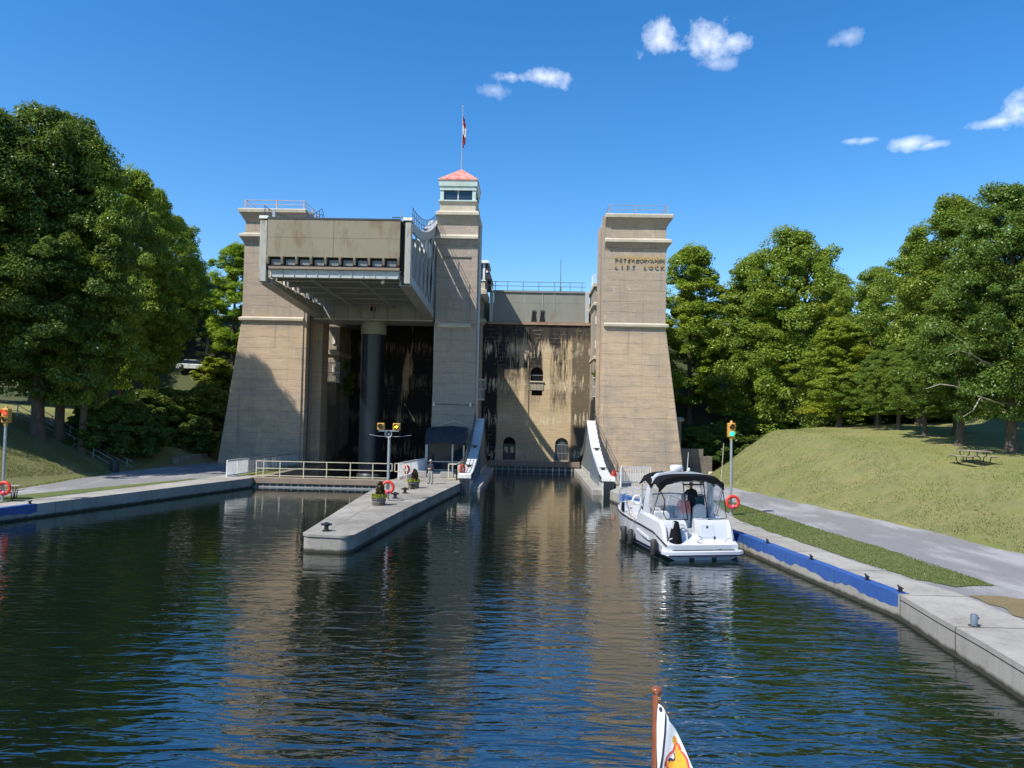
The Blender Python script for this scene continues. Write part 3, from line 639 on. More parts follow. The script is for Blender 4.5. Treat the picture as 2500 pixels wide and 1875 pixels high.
# flagpole and its limp flag
fp = thing('flagpole', 'slim metal flagpole rising from the red pyramid roof', 'flagpole', (-7.13, TY + 2.15, 30.2))
MB().tube([(-7.13, TY + 2.15, 30.1), (-7.13, TY + 2.15, 36.6)], [.06, .035], 8).build('pole', M['galv'], fp)
MB().lathe([(0, .14), (.05, .1), (.07, .03), (.05, -.05), (0, -.1)], (-7.13, TY + 2.15, 36.7), 10).build('finial', M['galv'], fp)
t_ = NT('limp_flag_cloth'); _x, _y, _z = t_.sep()
_w = t_.math('ADD', _z, t_.math('MULTIPLY', _x, 1.5)); _wh = t_.math('MULTIPLY', t_.math('GREATER_THAN', _w, -2.0), t_.math('LESS_THAN', _w, -1.05))
mflag = t_.done(t_.mix(_wh, (.30, .02, .03), (.6, .6, .62)), .8)
fo = thing('flag', 'limp red and white flag hanging folded against its pole', 'flag', (-7.09, TY + 2.1, 35.9))
m = MB(); rows = []
for k in range(15):
    zz_ = 35.8 - k * .235; f = k / 14; wd = .10 + .26 * math.sin(min(1, f * 1.2) * 2.6) + .05 * math.sin(k * 2.3)
    if k > 12: wd *= .55
    rows.append([(-7.09 + wd * u, TY + 2.1 + .10 * math.sin(u * 9 + k * .5) * (1 if 0 < u < 1 else .4), zz_ - .25 * u * (1 - f)) for u in (0, .2, .4, .6, .8, 1)])
vs = [p for r in rows for p in r]
m.add(vs, [(k * 6 + i, k * 6 + i + 1, k * 6 + i + 7, k * 6 + i + 6) for k in range(14) for i in range(5)]); m.build('flag_cloth', mflag, fo, smooth=60)

# ------------------------------------------------------------------ breast walls with arched openings
def wall_open(name, x0, x1, z0, z1, y, ops, mat, par, depth=.9):
    bm = bmesh.new()
    def loop(pts):
        vb = [bm.verts.new((px, y, pz)) for px, pz in pts]; return [bm.edges.new((vb[i], vb[(i + 1) % len(vb)])) for i in range(len(vb))], vb
    es, _ = loop([(x0, z0), (x1, z0), (x1, z1), (x0, z1)]); rv = []
    for (xc, w, a, b, round_) in ops:
        pts = [(xc - w / 2, a), (xc + w / 2, a)]
        if round_:
            r = w / 2; zc = b - r; pts += [(xc + r * math.cos(rad(q)), zc + r * math.sin(rad(q))) for q in range(0, 181, 15)]
        else: pts += [(xc + w / 2, b), (xc - w / 2, b)]
        e, vb = loop(pts); es += e; rv.append(vb)
    bmesh.ops.triangle_fill(bm, edges=es, use_beauty=True)
    for vb in rv:
        back = [bm.verts.new((v.co.x, y + depth, v.co.z)) for v in vb]; n = len(vb)
        for i in range(n): bm.faces.new((vb[i], vb[(i + 1) % n], back[(i + 1) % n], back[i]))
    l = WLOC[par.name]
    for v in bm.verts: v.co -= l
    bmesh.ops.recalc_face_normals(bm, faces=bm.faces)
    me = bpy.data.meshes.new(name); bm.to_mesh(me); bm.free(); me.materials.append(mat)
    o = bpy.data.objects.new(name, me); col.objects.link(o); o.parent = par; return o
BY = 90.0
bw = thing('breast_wall', 'streaked tan and black concrete wall with arched openings closing the right chamber', 'wall', (.0, BY, 0))
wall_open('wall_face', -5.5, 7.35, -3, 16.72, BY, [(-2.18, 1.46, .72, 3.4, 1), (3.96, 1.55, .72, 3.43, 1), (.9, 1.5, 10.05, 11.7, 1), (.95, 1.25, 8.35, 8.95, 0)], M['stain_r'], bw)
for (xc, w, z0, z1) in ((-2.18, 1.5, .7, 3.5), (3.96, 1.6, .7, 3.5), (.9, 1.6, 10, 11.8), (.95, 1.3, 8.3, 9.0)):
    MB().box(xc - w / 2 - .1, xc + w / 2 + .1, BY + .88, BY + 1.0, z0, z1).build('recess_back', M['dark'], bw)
MB().box(.05, 1.75, BY - .18, BY + .1, 9.9, 10.05).build('window_sill', M['ledge'], bw)
MB().box(.12, 1.7, BY - .06, BY - .01, 8.98, 9.78).build('niche_panel', M['wing'], bw)
for i in range(9): MB().beam((.2 + i * .175, BY + .3, 10.05), (.2 + i * .175, BY + .3, 10.75), .03).build('bar', M['blk_steel'], bw)
MB().beam((.15, BY + .3, 10.75), (1.65, BY + .3, 10.75), .05).build('bar', M['galv'], bw)
gt = MB()
for i in range(9):
    MB().beam((3.32 + i * .16, BY + .22, .72), (3.32 + i * .16, BY + .22, 2.62), .045).build('gate_bar', M['galv'], bw)
for z in (.78, 1.62, 2.62): MB().beam((3.25, BY + .24, z), (4.68, BY + .24, z), .06).build('gate_bar', M['galv'], bw)
for a in range(0, 181, 22): MB().beam((3.96 + .12 * math.cos(rad(a)), BY + .24, 2.65 + .12 * math.sin(rad(a))), (3.96 + .72 * math.cos(rad(a)), BY + .24, 2.65 + .72 * math.sin(rad(a))), .035).build('gate_bar', M['galv'], bw)
MB().box(-2.85, -1.52, BY + .5, BY + .56, .72, 2.6).build('door_leaf', M['blk_steel'], bw)
for x in (-2.55, -1.85): MB().box(x - .2, x + .2, BY + .47, BY + .5, 1.55, 2.25).build('door_pane', M['window'], bw)
MB().box(-5.5, 7.35, BY + .95, BY + 2, -3, 16.7).build('wall_core', M['pitwall'], bw)
for (x0_, x1_, pr_) in ((-1.0, -.05, .10), (5.3, 7.3, .06)): MB().box(x0_, x1_, BY - pr_, BY - .003, .4, 16.4).build('buttress', M['stain_r'], bw)
# soot-black breast wall of the left chamber
bl = thing('breast_wall', 'soot-black concrete wall behind the ram of the raised chamber', 'wall', (-15, BY, 0))
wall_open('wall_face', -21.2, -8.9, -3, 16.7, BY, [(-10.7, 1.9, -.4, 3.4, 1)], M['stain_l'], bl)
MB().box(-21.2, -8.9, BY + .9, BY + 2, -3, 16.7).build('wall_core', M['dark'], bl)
MB().box(-17.9, -16.7, BY - .25, BY - .003, -3, 16.0).build('buttress', M['stain_l'], bl)
# upper gate over the right breast wall
ug = thing('upper_gate', 'grey steel plate gate above the streaked breast wall with walkway rail', 'gate', (1, BY, 16.7))
MB().box(-5.0, 7.1, BY - .15, BY + .9, 16.7, 17.02).build('gate_sill', M['rustsill'], ug)
for (a, b) in ((-4.85, -4.42), (6.45, 6.9)): MB().box(a, b, BY - .05, BY + .8, 17.02, 20.7).build('gate_frame', M['pale_steel'], ug)
for i in range(3):
    x0 = -4.36 + i * 3.6
    for (z0, z1) in ((17.08, 19.3), (19.315, 20.55)): MB().box(x0, x0 + 3.585, BY + .18, BY + .4, z0, z1).build('gate_plate', M['gate2'], ug)
MB().box(-4.42, 6.45, BY + .05, BY + .5, 20.55, 20.72).build('top_beam', M['gate2'], ug)
for x in (.43, 1.42):
    o_ = MB(); o_.loft([[(x - .33, BY + .13, 17.1), (x + .33, BY + .13, 17.1), (x + .33, BY + .18, 17.1), (x - .33, BY + .18, 17.1)], [(x - .2, BY + .13, 18.2), (x + .2, BY + .13, 18.2), (x + .2, BY + .18, 18.2), (x - .2, BY + .18, 18.2)]]); o_.build('leak_stain_plate', M['dark'], ug)
    MB().box(x - .24, x + .24, BY + .08, BY + .16, 18.2, 18.45).build('valve_cover', M['blk_steel'], ug)
for x in (1.42, 2.8): MB().box(x - .03, x + .03, BY + .12, BY + .18, 18.5, 20.5).build('valve_rod', M['pale_steel'], ug)
rail_x = [-4.2, -2.75, -.9, .95, 2.8, 4.65, 6.05]
for x in rail_x: MB().beam((x, BY + .1, 20.6), (x, BY + .1, 21.82), .07).build('rail_post', M['bluegrey'], ug)
for z in (21.8, 21.3): MB().beam((-4.65, BY + .1, z), (6.5, BY + .1, z), .06).build('handrail', M['bluegrey'], ug)
MB().box(-4.42, 6.45, BY + .1, BY + .9, 20.72, 20.78).build('walkway', M['bluegrey'], ug)
# radio mast far behind
ms = thing('radio_mast', 'thin dark radio mast rising behind the upper gate', 'mast', (4.6, 118, 19.5))
MB().tube([(4.6, 118, 19), (4.6, 118, 30.4)], [.12, .05], 6).build('mast_pole', M['bluegrey'], ms)
MB().tube([(4.6, 118, 24), (4.6, 118, 26)], .16, 6).build('mast_sleeve', M['bluegrey'], ms)
# wing walls behind the towers
def wing(label, x0, x1, vis):
    t = thing('wing_wall', label, 'wall', ((x0 + x1) / 2, 86, 0))
    MB().box(x0, x1, 84.5, 92, -2, 20.4).build('wall_body', M['wing'], t)
    MB().box(x0 - .2, x1 + .2, 84.2, 92.2, 20.4, 20.75).build('cap_slab', M['ledge'], t)
    MB().loft([ring(x0 - .02, x1 + .02, 84.45, 92, 17.9), ring(x0 - .25, x1 + .25, 84.15, 92, 18.3), ring(x0 - .25, x1 + .25, 84.15, 92, 18.55), ring(x0, x1, 84.45, 92, 18.7)]).build('belt_course', M['ledge'], t)
    MB().loft([ring(x0 - .02, x1 + .02, 84.45, 92, 12.2), ring(x0 - .12, x1 + .12, 84.3, 92, 12.35), ring(x0 - .12, x1 + .12, 84.3, 92, 12.6), ring(x0, x1, 84.45, 92, 12.7)]).build('belt_course', M['ledge'], t)
    for z in (10.2, 13.5, 16.2): MB().box(vis - .08, vis + .22, 84.38, 84.5, z, z + .9).build('stain_patch', M['white_peel'], t)
    return t
wr = wing('pale stained concrete wing wall in the gap behind the lettered tower', 7.15, 13.5, 7.3)
wl_ = wing('sunlit concrete wing wall seen past the tree-shaded tower under the raised chamber', -28, -21.25, -21.9)
wc = thing('dividing_wall', 'narrow concrete dividing wall behind the slim centre tower', 'wall', (-7.1, 85, 0))
MB().box(-8.7, -5.55, 77.9, 88.8, -2, 14.0).build('wall_body', M['wing'], wc)
MB().box(-8.7, -5.55, 88.8, 92, -2, 19.25).build('wall_body', M['wing'], wc)
for (x_, y_) in ((-8.4, 86.3), (-7.6, 86.3)): MB().box(x_ - .2, x_ + .2, y_ - .2, y_ + .2, 14.0, 19.25).build('column', M['wing'], wc)
MB().loft([ring(-8.8, -5.35, 85.9, 92, 19.25), ring(-8.9, -5.0, 85.7, 92, 19.6), ring(-8.9, -5.0, 85.7, 92, 20.1), ring(-8.7, -5.3, 85.9, 92, 20.22)]).build('cap_slab', M['ledge'], wc)
MB().loft([ring(-8.7, -5.5, 88.75, 92, 16.5), ring(-8.7, -5.2, 88.5, 92, 16.8), ring(-8.7, -5.2, 88.5, 92, 17.1), ring(-8.7, -5.5, 88.75, 92, 17.25)]).build('belt_course', M['ledge'], wc)
# little steel balconies on the inner walls
def balcony(label, x0, x1, y, z, s):
    t = thing('balcony', label, 'balcony', ((x0 + x1) / 2, y, z)); 
    for i in range(7): MB().beam((x0 + (x1 - x0) * i / 6, y, z), (x0 + (x1 - x0) * i / 6, y, z + 2.1), .05).build('bar', M['galv'], t)
    for zz_ in (0, 1.05, 2.1): MB().beam((x0, y, z + zz_), (x1, y, z + zz_), .09).build('rail', M['white'], t)
    MB().box(x0, x1, y, y + .9, z - .12, z - .02).build('platform', M['galv'], t)
balcony('small white barred balcony on the dividing wall beside the slim tower', -5.5, -4.75, 81, 7.6, 1)
balcony('small white barred balcony on the wing wall beside the lettered tower', 7.0, 7.9, 84.1, 8.2, 1)
# control cabin on the dividing wall
cb = thing('control_cabin', 'small control cabin with slanting dark glass on the dividing wall top', 'cabin', (-6.2, 85, 20.2))
MB().box(-8.4, -5.2, 83.6, 88, 20.2, 21.1).build('cabin_wall', M['ledge'], cb)
MB().box(-8.5, -5.1, 83.5, 88.1, 21.1, 21.2).build('cabin_sill', M['white'], cb)
MB().loft([ring(-8.4, -5.3, 83.7, 88, 21.2), ring(-8.4, -5.3, 83.7, 88, 23.1)]).build('window_pane', M['window'], cb)
for x in (-5.35, -6.9, -8.35): MB().box(x - .12, x + .12, 83.58, 83.82, 21.2, 23.1).build('corner_post', M['white'], cb)
MB().loft([[(-5.29, 83.6, 21.3), (-4.4, 83.6, 21.3), (-4.4, 88, 21.3), (-5.29, 88, 21.3)], [(-5.29, 83.6, 23.1), (-4.95, 83.6, 23.1), (-4.95, 88, 23.1), (-5.29, 88, 23.1)]]).build('sloping_screen', M['blk_steel'], cb)
MB().lathe([(0, -.03), (.12, -.02), (.13, .02), (0, .03)], (-5.0, 83.52, 22.15), 12, 'y').build('round_lamp', M['white'], cb)
MB().loft([ring(-8.7, -4.75, 83.3, 88.3, 23.1), ring(-8.7, -4.8, 83.3, 88.3, 23.32), ring(-8.6, -5.0, 83.5, 88, 23.42)]).build('roof', M['white'], cb)
MB().box(-5.05, -4.5, 85, 86, 20.2, 21.3).build('equipment_box', M['blk_steel'], cb)
for (x, y) in ((-5.0, 84), (-4.45, 84), (-4.45, 87)): MB().beam((x, y, 20.1), (x, y, 21.3), .06).build('rail_post', M['galv'], cb)
for z in (20.7, 21.25): MB().tube([(-5.0, 84, z), (-4.45, 84, z), (-4.45, 87, z)], .03, 6).build('handrail', M['galv'], cb)
cb.location.y += 2.3
# white fence beside the upper gate
wf = thing('white_fence', 'short white barred fence on top of the wing wall by the upper gate', 'fence', (8, 86, 20.75))
for i in range(12): MB().beam((6.95 + i * .16, 85.2, 20.75), (6.95 + i * .16, 85.2, 21.9), .04).build('bar', M['white'], wf)
for z in (20.8, 21.9): MB().beam((6.9, 85.2, z), (8.8, 85.2, z), .06).build('rail', M['white'], wf)
for i in range(3): MB().beam((6.95, 85.2 + i * .8, 20.75), (6.95, 85.2 + i * .8, 21.9), .06).build('bar', M['white'], wf)

# pit floor and side walls of the empty left chamber
pf = struct(MB().box(-21.3, -9.0, 59.5, 92, -3.2, -2.8).build('pit_floor', M['pitwall']), 'dark floor of the empty left chamber')
sw = thing('pit_side_wall', 'weathered retaining wall under the little stair beside the raised chamber', 'wall', (-22, 80, 0))
MB().box(-24.5, -20.9, 79.2, 84.4, -3, 6.6).build('wall_body', M['pitwall'], sw)
MB().box(-22.6, -20.9, 82.4, 84.4, 6.6, 9.1).build('wall_body', M['pitwall'], sw)
MB().box(-21.2, -20.6, 59.3, 73.2, -3, .72).build('wall_body', M['pitwall'], sw)
ss = thing('steel_stair', 'white railed steel stair climbing the bank behind the tree-shaded tower', 'stair', (-22, 83.6, 6.5))
for i in range(9): MB().box(-23.35 + i * .155, -22.95 + i * .155, 82.5, 83.5, 6.5 + i * .31, 6.56 + i * .31).build('tread', M['galv'], ss)
for y in (82.4, 83.6):
    MB().beam((-23.4, y, 6.45), (-21.95, y, 9.3), .08, .28).build('stringer', M['white'], ss)
    MB().beam((-23.4, y, 7.55), (-21.95, y, 10.35), .06).build('handrail', M['white'], ss)
for i in range(9): MB().beam((-21.95 + i * .165, 82.4, 9.15), (-21.95 + i * .165, 82.4, 11.25), .05).build('bar', M['white'], ss)
for z in (9.2, 10.2, 11.25): MB().beam((-22.0, 82.4, z), (-20.55, 82.4, z), .1).build('rail', M['white'], ss)
MB().box(-22, -20.6, 82.4, 84.3, 9.1, 9.18).build('landing', M['galv'], ss)

# ------------------------------------------------------------------ caissons (the two lifting chambers)
Y0, Y1, YM = 58.0, 91.2, 75.0
def caisson(label, xc, zt, raised):
    t = thing('lift_chamber', label, 'lift chamber', (xc, YM, zt - 5.9))
    H_ = 5.86; zf = zt - 4.1        # floor level
    def top(y):
        d = (y - Y0) / (YM - Y0) if y <= YM else (Y1 - y) / (Y1 - YM); return zt - .12 + 4.3 * d ** (2 if y <= YM else 3.4)
    def bot(y):
        d = (y - Y0) / (YM - Y0) if y <= YM else (Y1 - y) / (Y1 - YM); return zt - 5.1 - .85 * d
    ysn = [Y0 + .6 + (Y1 - Y0 - .6) * i / 36 for i in range(37)]
    for s in (-1, 1):
        X = lambda u: xc + s * u
        bx_ = lambda a, b, y0, y1, z0, z1: MB().box(*sorted((X(a), X(b))), y0, y1, z0, z1)
        # end posts
        bx_((5.3 if s < 0 else 5.4) if raised else 5.02, H_, Y0, Y0 + .6, zt - 5.1, zt - .35).build('end_post', M['rust_post'] if raised else M['white_peel'], t, bevel=.02)
        bx_(5.2 if raised else 4.95, H_ + .08, Y0 - .08, Y0 + .7, zt - (.25 if raised else .35), zt).build('post_cap', M['white_peel'], t, bevel=.03)
        if raised: bx_(4.98, 5.4 if s > 0 else 5.3, Y0 + .12, Y0 + .5, zt - 4.1, zt - .25).build('seal_strip', M['dark'], t)
        # plate wall, curved top chord, bottom chord
        yy = [y for y in ysn]
        m = MB(); vs_ = []
        for y in yy: vs_ += [(X(5.1), y, zf - .15), (X(5.1), y, top(y) - .7), (X(5.22), y, top(y) - .7), (X(5.22), y, zf - .15)]
        m.add(vs_, [(4 * k + i, 4 * k + (i + 1) % 4, 4 * k + 4 + (i + 1) % 4, 4 * k + 4 + i) for k in range(len(yy) - 1) for i in range(4)]); m.build('side_plate', M['plate'], t)
        def chord(nm, f0, f1, u0, u1, mat):
            m = MB(); vs_ = []
            for y in yy: vs_ += [(X(u0), y, f0(y)), (X(u1), y, f0(y)), (X(u1), y, f1(y)), (X(u0), y, f1(y))]
            m.add(vs_, [(4 * k + i, 4 * k + (i + 1) % 4, 4 * k + 4 + (i + 1) % 4, 4 * k + 4 + i) for k in range(len(yy) - 1) for i in range(4)] + [(0, 1, 2, 3), tuple(4 * (len(yy) - 1) + i for i in range(4))]); return m.build(nm, mat, t, smooth=50)
        chord('top_chord', lambda y: top(y) - .75, lambda y: top(y) - .02, 5.7, H_, M['steel'])
        chord('walkway', lambda y: top(y) - .02, lambda y: top(y) + .03, 5.0, H_, M['walk'])
        chord('bottom_chord', lambda y: bot(y), lambda y: bot(y) + .75, 5.74, H_, M['steel'])
        chord('bottom_flange', lambda y: bot(y) - .06, lambda y: bot(y), 4.95, H_ + .06, M['steel_under'])
        chord('side_girder', lambda y: bot(y), lambda y: zf - .72, 5.0, 5.09, M['steel_under'])
        # lattice
        npan = 13; dy = (Y1 - Y0 - 1.2) / npan
        for k in range(npan):
            a, b = Y0 + .7 + k * dy, Y0 + .7 + (k + 1) * dy
            MB().beam((X(5.80), a, bot(a) + .5), (X(5.80), b, top(b) - .6), .07, .12, up=(s, 0, 0)).build('lattice_bar', M['pale_steel'], t)
            MB().beam((X(5.72), b, bot(b) + .5), (X(5.72), a, top(a) - .6), .06, .09, up=(s, 0, 0)).build('lattice_bar', M['pale_steel'], t)
        for k in range(0, 12): 
            a = Y0 + .9 + k * 2.7; MB().box(*sorted((X(5.0), X(4.85))), a, a + .12, bot(a), zf - .25).build('girder_stiffener', M['steel_under'], t)
        # walkway railing along the curve, both edges
        rm = M['navyrail'] if raised else M['blk_steel']
        for u in ((H_ - .04,) if raised else (H_ - .04,)):
            for y in [Y0 + .8 + .95 * i for i in range(17)]:
                MB().beam((X(u), y, top(y)), (X(u), y, top(y) + 1.08), .05).build('rail_post', rm, t)
            for dz in (1.06, .55):
                MB().tube([(X(u), y, top(y) + dz) for y in yy if y < YM + 1], .028, 6).build('handrail', rm, t)
        for y in (62.5, 68.5):
            MB().box(*sorted((X(5.3), X(5.6))), y - .06, y + .06, top(y), top(y) + .16).build('cleat_stem', M['black'], t)
            MB().tube([(X(5.15), y, top(y) + .2), (X(5.75), y, top(y) + .2)], [.05, .05], 6).build('cleat_horn', M['black'], t)
    # floor
    MB().box(xc - 5.1, xc + 5.1, Y0 + .2, Y1, zf - .12, zf).build('floor_plate', M['steel_under'], t)
    nb = 11
    for i in range(nb):
        y = Y0 + .9 + i * (Y1 - Y0 - 1.4) / (nb - 1) if not raised else Y0 + 1.6 + i * 2.9
        if raised and 72.6 < y < 77.4: continue
        fb = MB().box(xc - 4.95, xc + 4.95, y, y + .06, zf - .62, zf - .12).build('floor_beam', M['steel_under'], t)
        MB().box(xc - 4.95, xc + 4.95, y - .12, y + .18, zf - .68, zf - .62).build('beam_flange', M['steel_under'], fb)
    for x in (-1.9, 1.9): MB().box(xc + x - .06, xc + x + .06, Y0 + .7, YM - 1.6, zf - .8, zf - .7).build('stringer', M['steel'], t)
    if raised:
        # fascia under the gate
        MB().box(xc - 5.0, xc + 5.0, Y0 + .02, Y0 + .5, zf - .65, zf - .06).build('fascia_beam', M['pale_steel'], t)
        for i in range(12): MB().box(xc - 4.9 + i * .89, xc - 4.86 + i * .89, Y0 - .04, Y0 + .018, zf - .62, zf - .1).build('stiffener', M['pale_steel'], t)
        MB().box(xc - 5.05, xc + 5.05, Y0 - .2, Y0 + .4, zf - .04, zf + .16).build('sill_beam', M['brown'], t)
        # gate: plates with seams
        gx = xc - 5.22
        for i in range(2):
            for (z0, z1) in ((zt - 3.2, zt - 1.72), (zt - 1.705, zt - .28)):
                MB().box(gx + .02 + i * 5.13, gx + 5.12 + i * 5.13, Y0 - .18, Y0 + .1, z0, z1).build('gate_plate', M['gate'], t)
        MB().box(gx, gx + 10.26, Y0 - .22, Y0 + .2, zt - .28, zt - .16).build('gate_top_beam', M['blk_steel'], t)
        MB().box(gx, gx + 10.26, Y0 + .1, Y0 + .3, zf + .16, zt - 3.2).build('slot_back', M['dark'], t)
        for i in range(10):
            x = gx + .1 + i * 1.117; MB().loft([ring(x - .07, x + .07, Y0 - .2, Y0 + .1, zt - 3.75), ring(x - .09, x + .09, Y0 - .32, Y0 + .1, zt - 3.3), ring(x - .09, x + .09, Y0 - .32, Y0 + .1, zt - 3.15)]).build('gate_bracket', M['gate'], t)
            if i < 9: MB().box(x + .22, x + .95, Y0 + .04, Y0 + .09, zt - 3.8, zt - 3.38).build('slot_plate', M['plate'], t)
        # deep cross girder carried by the ram
        MB().box(xc - 5.75, xc + 5.75, 73.2, 73.35, zt - 6.0, zf - .1).build('cross_girder', M['steel_under'], t)
        MB().box(xc - 5.75, xc + 5.75, 76.6, 76.75, zt - 6.0, zf - .1).build('cross_girder', M['steel_under'], t)
        MB().box(xc - 5.75, xc + 5.75, 72.9, 77.0, zt - 6.15, zt - 6.0).build('girder_flange', M['steel_under'], t)
        for i in range(9): MB().box(xc - 5.2 + i * 1.3 - .05, xc - 5.2 + i * 1.3 + .05, 73.0, 73.2, zt - 6.0, zf - .1).build('girder_stiffener', M['steel_under'], t)
        MB().lathe([(0, -.02), (.27, -.02), (.27, .04), (0, .04)], (xc - .1, 73.17, zt - 5.0), 16, 'y').build('inspection_hole', M['dark'], t)
        MB().lathe([(0, -.02), (.16, -.02), (.16, .04), (0, .04)], (xc - .1, 73.16, zt - 4.62), 12, 'y').build('red_disc', M['red'], t)
        MB().tube([(xc + 3.6, Y0 + 1.0, zf - .62), (xc + 3.6, Y0 + 1.0, zf - .85), (xc + 3.6, Y0 + .6, zf - .85)], .1, 8).build('drain_pipe', M['white'], t)
        MB().tube([(xc + 5.0, Y0 + .2, zt), (xc + 5.0, Y0 + .2, zt + .8)], .03, 5).build('aerial', M['galv'], t)
        MB().box(xc - 4.98, xc - 4.78, Y0 + .1, Y0 + .3, zt - .05, zt + .55).build('lamp_bracket', M['galv'], t)
        MB().box(xc + 4.3, xc + 5.8, Y0 + .3, Y0 + .36, zt + .05, zt + .12).build('cap_rail', M['blk_steel'], t)
        MB().box(xc - 5.05, xc + 5.05, Y1 - .3, Y1, zf, zt - .2).build('rear_gate', M['gate'], t)
        for x_ in (xc + 5.15,): MB().box(x_, x_ + .5, 66, 71, zt - .5, zt + .9).build('machinery_housing', M['white'], t)
    else:
        for s in (-1, 1):
            X = lambda u: xc + s * u
            MB().box(*sorted((X(4.25), X(5.05))), Y0 + .4, 84, zf, .42).build('gunwale', M['quay'], t, bevel=.04)
            MB().box(*sorted((X(5.03), X(5.10))), Y0 + .6, 83, -.2, .75).build('gunwale_plate', M['pale_steel'], t)
            for i in range(14):
                y = Y0 + 3.2 + i * .62; MB().beam((X(4.98), y, .42), (X(4.98), y, 1.6 + .12 * i), .04).build('fence_bar', M['bluegrey'], t)
            MB().tube([(X(4.98), Y0 + 3.0, 1.0), (X(4.98), Y0 + 11.5, 1.5)], .03, 6).build('fence_rail', M['bluegrey'], t)
            # timber fenders under the white caps
            for k in range(3): MB().box(*sorted((X(5.05 + k * .28), X(5.27 + k * .28))), Y0 - .12, Y0 - .003, -1.5, zt - .36).build('fender_timber', M['black'], t)
        # rear gate with ribs, standing in the water
        MB().box(xc - 4.85, xc + 4.85, 81.6, 82.3, .55, 1.1).build('rear_gate_beam', M['brown'], t)
        MB().box(xc - 4.85, xc + 4.85, 81.9, 82.2, -2.7, .55).build('rear_gate_plate', M['blk_steel'], t)
        for i in range(15):
            x = xc - 4.7 + i * .67; r_ = MB().box(x - .05, x + .05, 81.7, 81.9, -.6, .55).build('gate_rib', M['steel_under'], t)
            if i > 9: MB().box(x - .07, x + .07, 81.66, 81.69, .02, .4).build('depth_mark', M['walk'], r_)
        MB().box(xc - 4.85, xc + 4.85, 81.75, 81.88, .18, .26).build('gate_rail', M['steel_under'], t)
    return t
caisson('raised steel lift chamber with riveted gate held high between two towers', -15.13, 20.95, True)
caisson('lowered lift chamber with white curved side walkways standing in the canal', .70, 1.42, False)
rm_ = thing('hydraulic_ram', 'tall dark blue steel ram column holding up the raised chamber', 'ram', (-15.45, YM, -3))
MB().lathe([(1.17, -3), (1.17, 14.2)], (-15.45, YM, 0), 40).build('ram_column', M['ram'], rm_, smooth=50)
MB().lathe([(1.2, 13.6), (1.25, 13.6), (1.25, 14.86), (1.2, 14.86)], (-15.45, YM, 0), 40).build('ram_collar', M['collar'], rm_, smooth=40)
MB().lathe([(1.3, -3), (1.3, -.2), (1.17, .0)], (-15.45, YM, 0), 32).build('gland', M['blk_steel'], rm_, smooth=40)
# ------------------------------------------------------------------ gates, fences and furniture round the lock
cg = thing('canal_gate', 'low brown steel gate with cream railing closing the left channel', 'gate', (-16, 59, 0))
MB().box(-21.25, -10.4, 58.75, 59.5, .30, .74).build('gate_beam', M['brown'], cg, bevel=.02)
MB().box(-21.2, -10.4, 59.0, 59.3, -2.8, .30).build('gate_plate', M['blk_steel'], cg)
for i in range(20): MB().box(-21.0 + i * .55, -20.9 + i * .55, 58.85, 59.0, -.4, .30).build('gate_rib', M['steel_under'], cg)
MB().box(-21.2, -10.4, 58.8, 58.9, .0, .1).build('gate_rail', M['steel_under'], cg)
rx = [-21.1, -20.55, -19.25, -17.4, -15.6, -13.75, -12.0, -10.85]
for x in rx: MB().beam((x, 59.3, .74), (x, 59.3, 2.0), .06).build('rail_post', M['cream_rail'], cg)
for z in (1.98, 1.42, .86): MB().beam((-21.1, 59.3, z), (-10.5 if z > 1 else -10.9, 59.3, z), .055).build('handrail', M['cream_rail'], cg)
MB().beam((-10.5, 59.3, 1.42), (-10.5, 59.3, 1.98), .055).build('handrail', M['cream_rail'], cg)

def panel_fence(label, pts, z0, h, mat, nper=.16, zs=None, group=None):
    (xa, ya), (xb, yb) = pts[0], pts[-1]
    t = thing('railing_panel', label, 'fence', (xa, ya, z0), group=group)
    for (a, b) in zip(pts[:-1], pts[1:]):
        L = math.hypot(b[0] - a[0], b[1] - a[1]); n = max(2, int(L / nper))
        for k in range(n + 1):
            q = k / n; x, y = a[0] + (b[0] - a[0]) * q, a[1] + (b[1] - a[1]) * q; big = k % max(1, int(1.6 / nper)) == 0 or k == n
            MB().beam((x, y, z0 if big else z0 + .1), (x, y, z0 + h), .08 if big else .045, .08 if big else .09).build('post' if big else 'baluster', mat, t)
        for z in (z0 + .1, z0 + h): MB().beam((*a, z), (*b, z), .07, .09).build('rail', mat, t)
    return t
panel_fence('white balustrade panel at the quay corner beside the brown canal gate', [(-23.1, 58.5), (-22.75, 61.8)], DZ, 1.25, M['white'])
panel_fence('long white balustrade along the foot of the tree-shaded tower', [(-22.7, 62.0), (-21.75, 71.6)], DZ, 1.2, M['galv'], .3)  # galvanised grey stands in for shade on this white balustrade
panel_fence('white balustrade from the pier end to the kiosk side, left of the guard', [(-10.15, 60.2), (-9.15, 67.9)], DZ, 1.2, M['white'], .22)
panel_fence('short cream balustrade on the pier between kiosk and lowered chamber', [(-6.2, 60.2), (-5.55, 60.2), (-5.4, 64)], DZ, 1.25, M['cream_rail'], .22)
panel_fence('white gate panel on the quay beside the lettered tower', [(6.95, 57.2), (7.45, 60.5)], DZ, 1.35, M['white'], .14)
panel_fence('pale balustrade corner at the lettered tower foot', [(7.45, 60.6), (9.9, 62.0)], DZ, 1.25, M['white'], .16)
gsq = thing('gate_frame', 'small square cream gate frame at the pier end of the canal gate', 'gate', (-10, 59.4, DZ))
